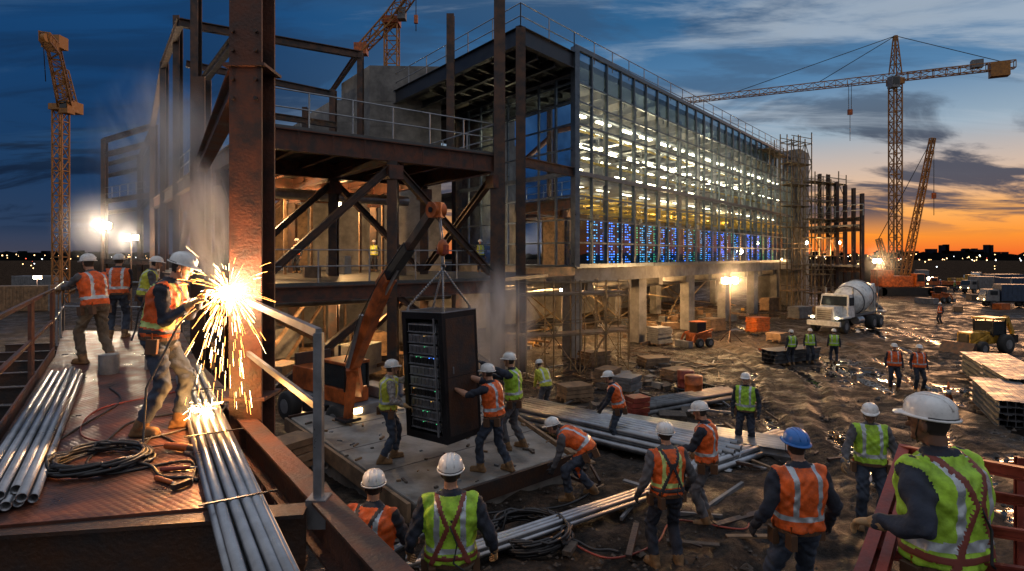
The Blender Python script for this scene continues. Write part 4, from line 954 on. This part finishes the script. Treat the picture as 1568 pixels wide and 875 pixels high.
for k in range(110):
    t=ru(0,38); d=ru(-1.2,10); s=ru(.12,.65); p=I(t,d,-.6+s*.4); 
    if d<1 and k%2: continue
    if k%3: b.box(p,(s*ru(.8,2.5),s,s*.9),random.choice(['wood','grey_paint','concrete','wood','yellow_paint','dark_steel']),ru(0,3))
    else: b.beam(p,p+V((ru(-2,2),ru(-2,2),ru(0,.2))),.15,.12,'wood')
b.obj('building_material_clutter')
b=MB()
for k in range(34):
    u=ru(1400,1568) if k%3 else ru(0,80); d=ru(55,115); p=W(u,392,d); s=ru(.4,1.3); b.box((p.x,p.y,-.6+s*.35),(s*ru(1,2.5),s,s*.7),random.choice(['grey_paint','wood','rock','dark_steel','dark_steel','orange_paint']),ru(0,3))
b.obj('yard_materials')
b=MB()
def RB(u0,v0,d0,u1,v1,d1,w=.07,h=.09): b.ibeam(W(u0,v0,d0),W(u1,v1,d1),w,h,'primer_red',t=.012)
RB(1318,890,3.35,1386,690,4.4,.07,.10); RB(1345,900,3.1,1400,705,4.2,.05,.08); RB(1380,690,4.4,1580,728,3.6,.05,.08); RB(1372,735,4.2,1580,770,3.4,.04,.06); RB(1360,790,3.9,1580,822,3.2,.04,.06); RB(1340,845,3.6,1580,880,3.0,.04,.06)
for u in (1440,1500,1560): RB(u,640+60,4.0,u,900,4.0,.04,.04)
b.obj('red_steel_barrier')
# ------------------------------------------------------------------ added glow halos around lamps, and smoke
volmat('glow_halo',(.9,.9,.95),.03,0,.35)  # thin scatter standing in for lens glow around lamps
volmat('smoke_weld',(.9,.92,.96),16.0,2.6,.1,.42,.62)
volmat('steam',(.9,.92,.96),2.4,2.4,.1,.40,.64)
volmat('steam2',(.9,.92,.96),3.2,2.2,.1,.40,.64)
def puff(name,c,r,k,rot=(0,0,0)):
    b=MB(); b.ell((0,0,0),(1,1,1),k,n=24,m=14); o=b.obj(name); o.location=c; o.scale=r; o.rotation_euler=rot
puff('smoke_plume',W(318,350,6.6),(.34,.3,.95),'smoke_weld',(0,-.16,0))
puff('smoke_plume',W(258,265,12.5),(1.7,1.0,2.6),'steam',(0,-.25,0))
puff('steam_cloud',W(758,495,13.2),(1.1,.8,1.6),'steam2')
# ------------------------------------------------------------------ work lights
def worklight(u,v,d,e,col=(1,.78,.5),r=.22,halo=0):
    p=W(u,v,d); g=-.6; em_=empty('work_light',(p.x,p.y,g)); b=MB(); h=p.z-g
    b.cyl((0,0,0),(0,0,h-.2),.05,'dark_steel')
    for a in range(3): b.cyl((0,0,.8),(math.cos(a*2.1)*.8,math.sin(a*2.1)*.8,0),.03,'dark_steel')
    for s in (-1,1):
        b.box((s*.3,.12,h),(.5,.15,.4),'dark_steel'); b.box((s*.3,.03,h),(.44,.04,.34),'e_lamp')
        b.ell((s*.3,-.02,h),(r,.08,r),'e_lamp',n=10,m=7)
    b.obj('lamp_head_and_stand',em_); o=light('lamp',(0,-.5,h),e,col,.3,em_)
    if halo: puff('lamp_halo',(p.x,p.y-.5,p.z),(halo,halo,halo),'glow_halo')  # scatter sphere added to imitate the lamp's glow
worklight(158,346,40,2400,(1,.78,.54),.24,3.0); worklight(201,364,44,1700,(1,.78,.54),.2,2.6); worklight(1118,430,38,2600,WARM,.22,2.4); worklight(1343,400,78,2600,WARM,.28,3.5); worklight(1425,427,100,2500,WARM,.28); worklight(57,425,75,700,(1,.85,.7),.2)
# ------------------------------------------------------------------ weld
wl=V((-2.93,6.08,4.62))
b=MB(); b.ell(wl+V((0,-.05,0)),(.06,.05,.075),'e_arc',n=12,m=8); wo=b.obj('welding_arc'); l_=light('arc_light',wl+V((-.02,-.16,0)),140,(1,.52,.22),.06,wo)
b=MB()
for i in range(420):
    th=ru(0,2*math.pi); ph=math.acos(ru(-1,1)); d=V((math.sin(ph)*math.cos(th),math.sin(ph)*math.sin(th)*.6-.2,math.cos(ph))); sp_=ru(.8,4.2); v=d*sp_; t0=ru(.005,.15); t1=t0+ru(.02,.07)
    if R()<.35: v=V((ru(-.9,.7),ru(-.6,.3),ru(-2,.8))); t0=ru(.05,.45); t1=t0+ru(.015,.04)
    pts=[wl+v*t+Z*(-4.9*t*t) for t in (t0,(t0+t1)/2,t1)]
    if pts[-1].z<dz: continue
    b.tube(pts,ru(.0005,.0015),'e_spark' if R()<.65 else 'e_spark2',3)
for i in range(90):
    p=V((-3.05,5.85,dz+.15)); v=V((ru(-1.2,1.2),ru(-1,.6),ru(.2,1.6))); t0=ru(0,.15); t1=t0+ru(.02,.06)
    b.tube([p+v*t-Z*4.9*t*t for t in (t0,(t0+t1)/2,t1)],ru(.0008,.0018),'e_spark2',3)
b.ell((-3.05,5.85,dz+.16),(.03,.02,.015),'e_spark2',n=8,m=5)
b.obj('welding_sparks'); light('spark_glow',(-3.05,5.7,dz+.3),34,(1,.42,.10),.05,wo)
# ------------------------------------------------------------------ people
def ik(a,t,l1,l2,pole):
    d=t-a; L=min(d.length,l1+l2-.006); L=max(L,.12); dn=d.normalized(); e=a+dn*L; x=(l1*l1-l2*l2+L*L)/(2*L); h=math.sqrt(max(0,l1*l1-x*x)); p=pole-dn*pole.dot(dn); p=p.normalized() if p.length>1e-5 else V((0,1,0))
    return a+dn*x+p*h,e
def segd(P,a,b,r0,r1):
    a=np.array(a);b=np.array(b); ab=b-a; t=np.clip(((P-a)@ab)/(ab@ab+1e-9),0,1); c=a+t[:,None]*ab; return np.linalg.norm(P-c,axis=1)-(r0+(r1-r0)*t),t
def hand(b,wr,fd,pn,side,k,curl=.5,s=1.0,full=True):
    fd=fd.normalized(); pn=(pn-fd*pn.dot(fd)).normalized(); sd=fd.cross(pn)*side
    c0=wr; c1=wr+fd*.085*s
    secs=[]
    for t,rx,ry in ((0,.026,.018),(.3,.036,.017),(.75,.042,.015),(1,.038,.012)):
        Mx=Matrix((sd,pn,fd)).transposed(); secs.append((c0.lerp(c1,t),Mx,rx*s,ry*s))
    b.loft(secs,k)
    for i,(off,L) in enumerate(((.03,.072),(.010,.08),(-.010,.074),(-.029,.058))):
        p=c1+sd*off*s-fd*.01; a=curl*.25; r=.0098*s
        for j,fr in enumerate((.45,.32,.23)):
            a+=curl*(.55+.1*i); dd=fd*math.cos(a)+pn*math.sin(a)+sd*off*1.2; dd.normalize(); q2=p+dd*L*fr*s; b.cap(p,q2,r,r*.88,k,6 if full else 5,2); p=q2; r*=.88
    p=c0+sd*.03*s+fd*.02*s
    for j,fr in enumerate((.036,.028,.022)):
        dd=(fd*(.75+.1*j)+sd*(.75-.35*j)+pn*(.3+curl*.3*j)).normalized(); q2=p+dd*fr*s; b.cap(p,q2,.0125*s-.001*j,.0105*s-.001*j,k,6,2); p=q2
def person(name,u,d,z,face,h=1.8,lean=0.,twist=0.,drop=0.,hl=None,hr=None,fl=None,fr=None,vest='vest_orange',shirt='navy',pants='denim',hat='hat_white',skin='skin',boots='boot',glove=None,bare=False,headp=0.,heady=0.,harness=None,vox=None,band='reflect',off=V((0,0,0)),belt=True,curl=.6,fat=1.08):
    base=V(((u-784)/F*d,d,z)); s=h/1.83; rz=math.radians(face)
    e=empty(name,base,rz,s)
    inv=Matrix.LocRotScale(base,Matrix.Rotation(rz,3,'Z').to_quaternion(),V((s,s,s))).inverted()
    if vox is None: vox=.0115 if d<7 else (.014 if d<14 else .026)
    full=d<14
    lean=math.radians(lean); tw=math.radians(twist)
    pel=V((0,0,.95-drop))+off
    def fr_(zt):
        k=min(1,max(0,(zt+.06)/.34)); k=k*k*(3-2*k); a=lean*(.25+.75*k); t_=tw*k
        return Matrix.Rotation(t_,3,'Z')@Matrix.Rotation(-a,3,'X')
    def spine(zt):
        p=pel.copy(); zz=0; sg=1 if zt>=0 else -1
        while zz<abs(zt)-1e-6:
            ds=min(.02,abs(zt)-zz); p+= fr_(sg*(zz+ds/2))@V((0,0,sg*ds)); zz+=ds
        return p
    prof=[(-.10,.135,.10),(-.05,.165,.122),(0.0,.176,.136),(.015,.190,.148),(.06,.186,.144),(.13,.182,.140),(.22,.186,.142),(.32,.198,.148),(.41,.207,.146),(.47,.20,.132),(.515,.165,.108),(.55,.105,.085),(.585,.066,.066)]
    b=MB(); secs=[]
    for zt,rx,ry in prof: secs.append((spine(zt)+fr_(zt)@V((0,-.01 if zt>.3 else 0,0)),fr_(zt),rx*(fat if zt<.5 else 1),ry*(fat if zt<.5 else 1)))
    b.loft(secs,'navy')
    Tn=fr_(.55); nk=spine(.55); Hm=Matrix.Rotation(tw+math.radians(heady),3,'Z')@Matrix.Rotation(-(lean*.55)+math.radians(-headp),3,'X')
    hc=nk+Tn@V((0,.01,.05))+Hm@V((0,.025,.115))
    b.cap(nk-Tn@V((0,0,.04)),hc+Hm@V((0,-.02,-.04)),.060,.056,'navy',12)
    b.ell(hc+Hm@V((0,-.005,.02)),(.078,.098,.105),'navy',Hm,20,14); b.ell(hc+Hm@V((0,.022,-.055)),(.056,.068,.062),'navy',Hm,16,10)
    b.cap(hc+Hm@V((0,.092,.0)),hc+Hm@V((0,.108,-.03)),.009,.014,'navy',8,2); b.ell(hc+Hm@V((0,.078,-.095)),(.024,.018,.018),'navy',Hm,8,6)
    for sx in (-1,1): b.ell(hc+Hm@V((sx*.079,-.008,-.012)),(.012,.022,.034),'navy',Hm,8,6)
    b.cap(hc+Hm@V((-.032,.088,.022)),hc+Hm@V((.032,.088,.022)),.012,.012,'navy',8,2)
    J={}; af=1.12*fat/1.08
    for sd,nm,tgt in ((-1,'l',hl),(1,'r',hr)):
        sh=spine(.475)+Tn@V((sd*.195,0,0))
        if tgt is None: t=sh+V((sd*.09,.06,-.535))
        else:
            tgt=V(tgt); t=inv@tgt if tgt.y>2.5 else tgt
        el,wr=ik(sh,t,.30,.27,Matrix.Rotation(tw,3,'Z')@V((sd*.45,-.8,-.5)))
        J[nm]=(sh,el,wr)
        b.cap(sh,sh.lerp(el,.5),.069*af,.060*af,'navy',14); b.cap(sh.lerp(el,.4),el,.061*af,.050*af,'navy',14); b.cap(el,el.lerp(wr,.4),.050*af,.048*af,'navy',14); b.cap(el.lerp(wr,.4),wr,.047*af,.031*(1 if bare else af),'navy',14)
        b.cap(spine(.50)+Tn@V((sd*.05,-.01,.02)),sh,.06,.058,'navy',12)
    for sd,nm,ft in ((-1,'fl',fl),(1,'fr',fr)):
        hp=pel+Matrix.Rotation(tw*.2,3,'Z')@V((sd*.095,0,-.03)); f=V(ft) if ft is not None else V((sd*.13,.02*sd,0)); 
        if ft is not None and f.y>2.5: f=inv@f
        an=V((f.x,f.y,max(f.z,0)+.095)); kn,an=ik(hp,an,.455,.43,V((sd*.18,1,0)))
        toe=V((sd*.22,1,0)).normalized(); J[nm]=(hp,kn,an,toe)
        b.cap(hp,hp.lerp(kn,.5),.104,.089,'navy',16); b.cap(hp.lerp(kn,.45),kn,.091,.075,'navy',16); b.cap(kn,kn.lerp(an,.35),.075,.075,'navy',14); b.cap(kn.lerp(an,.35),an,.075,.066,'navy',14)
        b.ell(hp+V((0,-.035,-.0)),(.095,.095,.105),'navy',n=14,m=8)
        a0=V((an.x,an.y,an.z-.045)); hl_=a0-toe*.045; b.cap(an,a0,.056,.052,'navy',12); b.cap(hl_,a0+toe*.13,.05,.046,'navy',12); b.cap(a0+toe*.05,a0+toe*.15,.048,.042,'navy',12)
        Rf=Matrix.Rotation(math.atan2(-toe.x,toe.y),3,'Z'); b.box(a0+toe*.045-Z*.034,(.092,.285,.03),'navy',Rf)
    ob=b.obj('body'); 
    md=ob.modifiers.new('r','REMESH'); md.mode='VOXEL'; md.voxel_size=vox; md.use_smooth_shade=True
    ms=ob.modifiers.new('s','SMOOTH'); ms.iterations=2; ms.factor=.5
    dg=bpy.context.evaluated_depsgraph_get(); me=bpy.data.meshes.new_from_object(ob.evaluated_get(dg)); ob.modifiers.clear(); ob.data=me
    nv=len(me.vertices); co_=np.empty(nv*3); me.vertices.foreach_get('co',co_); co_=co_.reshape(-1,3); no_=np.empty(nv*3); me.vertex_normals.foreach_get('vector',no_); no_=no_.reshape(-1,3)
    nf=len(me.polygons); fc=np.empty(nf*3); me.polygons.foreach_get('center',fc); fc=fc.reshape(-1,3)
    torsos=[(spine(zt),fr_(zt),zt) for zt in np.linspace(-.1,.58,18)]
    def classify(P):
        arms=[]
        for nm in ('l','r'):
            sh,el,wr=J[nm]; d1,t1=segd(P,sh,el,.066*af,.05*af); d2,t2=segd(P,el,wr,.05*af,.031*af); arms.append((d1,t1,d2,t2))
        legs=[]
        for nm in ('fl','fr'):
            hp,kn,an,toe=J[nm]; d1,t1=segd(P,hp,kn,.104,.075); d2,t2=segd(P,kn,an,.075,.066); d3,t3=segd(P,an-Z*.045-toe*.04,an-Z*.045+toe*.15,.05,.045); legs.append((d1,t1,d2,t2,d3))
        dh,_=segd(P,hc+Hm@V((0,0,.03)),hc+Hm@V((0,.01,-.04)),.09,.08); dn_,_=segd(P,nk+Tn@V((0,0,.035)),hc,.055,.055)
        best=np.full(len(P),1e9); tx=np.zeros(len(P));ty=np.zeros(len(P));tzz=np.zeros(len(P))
        for c,Mx,zt in torsos:
            loc=(P-np.array(c))@np.array(Mx); q_=np.abs(loc[:,2]); k=q_<best; best=np.where(k,q_,best); tx=np.where(k,loc[:,0],tx);ty=np.where(k,loc[:,1],ty);tzz=np.where(k,loc[:,2]+zt,tzz)
        rr=np.sqrt((tx/(.195*fat))**2+(ty/(.142*fat))**2); dt=(rr-1)*.14
        dt=np.where((tzz<-.10)|(tzz>.60),1.,dt)
        da=np.minimum.reduce([np.minimum(a[0],a[2]) for a in arms]); dl=np.minimum.reduce([np.minimum(np.minimum(a[0],a[2]),a[4]) for a in legs]); hd=np.minimum(dh,dn_)
        cls=np.full(len(P),1)
        isT=(dt<da+.012)&(dt<hd+.0)&(tzz>-.02)|((dt<=dl)&(tzz>.03)&(dt<da+.01)&(dt<hd))
        isH=(hd<dt)&(hd<da)&(tzz>.5)
        isL=(dl<da-.0)&(~isT)&(~isH)&(P[:,2]<pel.z+.12)
        cls[isL]=3
        for a in legs:
            k=isL&((a[4]<a[2]+.0)|((a[3]>.84)&(a[2]<a[0]))); kk=k&(np.minimum(a[2],a[4])<=dl+.001); cls[kk]=4
        cls[isT]=2
        cls[isT&(tzz<.008)]=3
        cls[isT&(tzz>.555)]=1
        bd_=isT&(tzz>.01)&(tzz<.555)
        cls[bd_&(tzz>.10)&(tzz<.15)]=5
        cls[bd_&(tzz>=.15)&(np.abs(np.abs(tx)-.108)<.024)]=5
        if harness:
            xk=(np.abs(np.abs(tx)-(.02+np.abs(tzz-.33)*.42))<.021)&(ty<0); fk=(np.abs(np.abs(tx)-.06)<.02)&(ty>0)
            cls[bd_&(xk|fk)]=7; cls[bd_&(tzz>.045)&(tzz<.085)]=7
            for a in legs: cls[isL&(a[1]>.22)&(a[1]<.32)&(a[0]<=dl+.001)&(a[0]<a[2])]=7
        if bare:
            for a in arms: cls[(cls==1)&(a[3]>.05)&(a[2]<a[0])&(a[2]<.03)&(a[2]<=da+.001)]=0
        cls[isH]=0
        hl2=(P-np.array(hc))@np.array(Hm); cls[isH&(hl2[:,1]<-.015)&(hl2[:,2]>-.06)&(np.abs(hl2[:,0])<.085)]=6; cls[isH&(hl2[:,2]>.035)]=6
        cls[isH&(hl2[:,2]<-.15)]=1
        return cls,tzz
    cl,_=classify(fc); cv,_=classify(co_)
    P=co_; f1_=np.sin(P@np.array([21,13,34])+2.6*np.sin(P@np.array([9,-17,12])+u)); f2_=np.sin(P@np.array([-33,27,41])+2.2*np.sin(P@np.array([23,11,-14])+2*u))
    amp=np.where((cv==3),.0095,np.where((cv==1),.0085,np.where((cv==2)|(cv==5),.007,0))); dsp=amp*(f1_*.7+f2_*.6)
    dsp+=np.where((cv==2)|(cv==5),.004,0)+np.where(cv==7,.012,0)
    me.vertices.foreach_set('co',(co_+no_*dsp[:,None]).ravel())
    me.materials.clear()
    for k in (skin,shirt,vest,pants,boots,band,'hair',harness or 'harness','belt'): me.materials.append(M[k])
    me.polygons.foreach_set('material_index',cl.astype(np.int32)); me.polygons.foreach_set('use_smooth',np.ones(nf,bool)); me.update()
    ob.parent=e
    # helmet
    hx,hy=.108,.130
    b=MB(); hm=hc+Hm@V((0,-.008,.042)); HH=Hm@Matrix.Rotation(.08,3,'X'); n_=24; vs=[];fs=[]; rings=[(0,1.0),(.25,.985),(.5,.93),(.72,.80),(.88,.60),(.97,.33),(1.0,.05)]
    for (zz,rr) in rings:
        for j in range(n_):
            t=2*math.pi*j/n_; vs.append(hm+HH@V((hx*rr*math.cos(t),hy*rr*math.sin(t),.118*zz)))
    for i in range(len(rings)-1):
        for j in range(n_): fs.append((i*n_+j,i*n_+(j+1)%n_,(i+1)*n_+(j+1)%n_,(i+1)*n_+j))
    fs.append(tuple((len(rings)-1)*n_+j for j in range(n_))); b.add(vs,fs,hat,True)
    vs=[];fs=[]
    for (kx,kz) in ((.97,.006),(1.0,.0),(1,-.008),(.95,-.006)):
        for j in range(n_):
            t=2*math.pi*j/n_; ex=(.011 + .042*max(0,math.sin(t))**3+.006*max(0,-math.sin(t))) if kx!=.97 and kx!=.95 else 0
            vs.append(hm+HH@V(((hx+ex)*kx*math.cos(t),(hy+ex)*kx*math.sin(t),kz-(.012 if ex>.03 else 0))))
    for i in range(3):
        for j in range(n_): fs.append((i*n_+j,(i+1)*n_+j,(i+1)*n_+(j+1)%n_,i*n_+(j+1)%n_))
    b.add(vs,fs,hat,True)
    if full:
        for sx in (-.033,0,.033):
            b.tube([hm+HH@V((sx,hy*math.cos(a)*.97,.12*math.sin(a)**.8*(1-abs(sx)*1.3))) for a in np.linspace(.35,2.8,9)],.006,hat,6)
        b.tube([hm+HH@V(((hx+.003)*math.cos(a),-(hy+.003)*math.sin(a),.004)) for a in np.linspace(.2,2.94,9)],.005,'harness_k' if hat=='hat_white' else hat,5)
        for sx in (-1,1): b.tube([hm+HH@V((sx*.095,.02,-.005)),hc+Hm@V((sx*.075,.04,-.06)),hc+Hm@V((0,.06,-.125))],.004,'black',4); 
        for sx in (-1,1): b.ell(hc+Hm@V((sx*.03,.086,.006)),(.013,.006,.007),'eye',Hm,8,6)
        b.ell(hc+Hm@V((0,.084,-.062)),(.024,.006,.006),'eye',Hm,8,6)
    b.obj('hard_hat',e)
    b=MB()
    gk=glove or skin
    for nm,sd in (('l',-1),('r',1)):
        sh,el,wr=J[nm]; fd=(wr-el).normalized(); pn=V((-sd,0.0,0)) if fd.z<-.6 else V((0,0,-1))
        if (hl if sd<0 else hr) is not None and fd.z>=-.6: pn=V((0,.3,-1))
        hand(b,wr+fd*.012,fd,pn,sd,gk,curl,1.12 if glove else 1.0,full)
        if glove: b.cap(wr-fd*.05,wr+fd*.01,.042,.036,gk,10,2)
    b.obj('hands',e)
    if belt and full:
        b=MB(); c=spine(.0); Mx=fr_(.01); pts=[c+Mx@V((.212*math.cos(t),.165*math.sin(t),0)) for t in np.linspace(0,2*math.pi,25)]
        for a,c2 in zip(pts[:-1],pts[1:]): b.beam(a,c2,.012,.045,'belt')
        for t in (.15,3.0,4.0): p=c+Mx@V((.225*math.cos(t),.18*math.sin(t),-.07)); b.box(p,(.06,.1,.14),'belt',Mx); b.cyl(p+Z*.05,p+Z*.13,.009,'orange_paint')
        if harness: b.box(spine(.36)+fr_(.36)@V((0,-.175,0)),(.06,.02,.07),'harness_k',fr_(.36)); b.tube([spine(.36)+fr_(.36)@V((0,-.19,-.01)),spine(.2)+fr_(.2)@V((.06,-.2,0)),spine(.05)+fr_(.05)@V((.03,-.21,0)),spine(-.02)+V((.12,-.2,0))],.009,'harness_k',6)
        b.obj('tool_belt',e,bevel=.006)
    return e
P_=person
P_('welder',244,5.75,dz,-80,1.80,lean=15,headp=14,hl=V((-3.08,5.86,4.60)),hr=V((-3.12,5.70,4.52)),fl=(-.12,.14,0),fr=(.13,-.12,0),vest='vest_orange',shirt='navy',pants='denim',glove='glove',harness='harness_k',band='reflect_lime')
b=MB(); b.cap((-3.06,5.85,4.60),(-2.97,6.02,4.62),.012,.008,'black',8); b.tube([(-3.1,5.78,4.58),(-3.2,5.6,4.3),(-3.3,5.3,3.8),(-3.2,5.1,3.35),(-3.2,5.0,3.3)],.011,'cable'); b.obj('welding_torch')
P_('construction_worker',146,9.4,dz,70,1.78,lean=14,hl=W(92,444,9.5),hr=W(100,452,9.8),fl=(-.12,.12,0),fr=(.14,-.18,0),vest='vest_orange',shirt='greycloth',pants='khaki',glove='glove')
P_('construction_worker',180,12.3,dz,20,1.78,lean=8,hl=(-.1,.35,1.05),hr=(.1,.35,1.05),vest='vest_orange',shirt='navy',pants='denim')
P_('construction_worker',222,12.0,dz,-60,1.75,lean=18,hl=(-.1,.4,1.0),hr=(.15,.4,1.0),vest='vest_yellow',shirt='greycloth',pants='navy')
P_('construction_worker',594,10.25,1.42,-72,1.78,lean=4,hl=W(632,566,10.35),hr=W(622,622,10.1),fl=(-.13,.12,0),fr=(.12,-.12,0),vest='vest_yellow',shirt='plaid',pants='denim',glove='glove')
P_('construction_worker',757,9.75,1.42,62,1.80,lean=10,hl=W(698,596,9.75),hr=W(706,572,10.1),fl=(-.12,.2,0),fr=(.14,-.22,0),vest='vest_orange',shirt='navy',pants='denim',bare=True,glove=None)
P_('construction_worker',787,10.9,1.42,75,1.80,lean=6,hl=W(738,556,10.6),hr=W(745,575,11.1),fl=(-.12,.1,0),fr=(.13,-.15,0),vest='vest_lime',shirt='navy',pants='greycloth',glove='glove_k')
P_('construction_worker',836,17.2,.3,35,1.72,lean=32,hl=(-.1,.5,.75),hr=(.15,.5,.75),vest='vest_yellow',shirt='vest_yellow',pants='greycloth')
P_('construction_worker',888,9.7,1.0,78,1.80,lean=74,drop=.12,headp=-20,hl=(-.12,.52,.22),hr=(.16,.56,.18),fl=(-.16,.16,0),fr=(.17,-.22,0),vest='vest_orange',shirt='greycloth',pants='denim',glove='glove_k',off=V((0,-.12,0)))
P_('construction_worker',948,13.4,.62,75,1.80,lean=22,hl=(-.12,.42,.85),hr=(.15,.45,.9),vest='vest_orange',shirt='navy',pants='denim',glove='glove_k')
P_('construction_worker',1022,7.3,gz(0,7.3)-.02,12,1.80,lean=4,hl=(-.35,.10,.92),hr=(.34,.12,.95),heady=-10,fl=(-.16,.03,0),fr=(.13,-.05,0),vest='vest_orange',shirt='greycloth',pants='navy',harness='harness_k',band='reflect_lime',glove='glove_k')
P_('construction_worker',1082,8.6,gz(0,8.6),60,1.80,lean=4,hl=(-.2,.42,1.12),hr=(.22,.2,.95),vest='vest_orange',shirt='navy',pants='greycloth',headp=12,glove='glove')
P_('construction_worker',1142,13.5,.53,150,1.80,hl=(-.3,.12,.92),vest='vest_lime',shirt='navy',pants='navy',glove='glove_k')
for (u,f) in ((1212,10),(1240,170),(1277,-20)): P_('construction_worker',u,29.8+ru(-.4,.4),-.5,f,1.80,vest='vest_lime',shirt='navy',pants='navy')
for (u,f,d) in ((1369,160,22.3),(1407,170,22.0)): P_('construction_worker',u,d,-.1,f,1.80,vest='vest_orange',shirt='navy',pants='navy')
P_('construction_worker',1332,8.4,1.12,165,1.80,skin='skin_dark',hl=(-.34,.2,.95),hr=(.42,.3,1.0),vest='vest_lime',shirt='greycloth',pants='denim',headp=10,heady=-15,glove='glove')
P_('construction_worker',1222,5.3,1.62,6,1.82,hat='hat_blue',vest='vest_orange',shirt='navy',pants='denim',hl=(-.35,.10,.93),hr=(.36,.08,.93),fl=(-.17,0,0),fr=(.17,0,0),glove='glove_k',fat=1.16)
P_('construction_worker',1448,3.3,2.32,20,1.90,skin='skin_dark',lean=5,heady=16,vest='vest_lime',shirt='navy',pants='navy',harness='harness',hl=W(1340,800,3.3),hr=(.38,.2,.95),band='reflect',glove='glove',vox=.009,fat=1.2)
P_('construction_worker',690,5.0,1.5,4,1.81,vest='vest_lime',shirt='navy',pants='khaki',harness='harness',hl=(-.36,.12,.95),hr=(.38,.1,.95),glove='glove',fat=1.16)
P_('construction_worker',566,5.4,1.20,-12,1.81,lean=8,vest='vest_orange',shirt='navy',pants='navy',harness='harness_k',hl=(-.2,.42,1.0),hr=(.26,.42,1.05),heady=20,fat=1.14)
for (u,d,z,f,v_) in ((455,30,4.1,160,'vest_orange'),(573,33,4.1,170,'vest_yellow'),(735,32,4.1,-150,'vest_yellow'),(1440,48,-.6,90,'vest_orange'),(1375,85,-.6,0,'vest_orange'),(1391,86,-.6,120,'vest_lime'),(1406,84,-.6,60,'vest_lime'),(1440,95,-.6,60,'vest_orange'),(1462,90,-.6,60,'vest_lime'),(1010,60,-.6,60,'vest_lime')):
    P_('construction_worker',u,d,z,f,1.8,vest=v_,pants='navy',vox=.035)
print('PHYSICS built',round(time.time()-T0,1),len(bpy.data.objects))
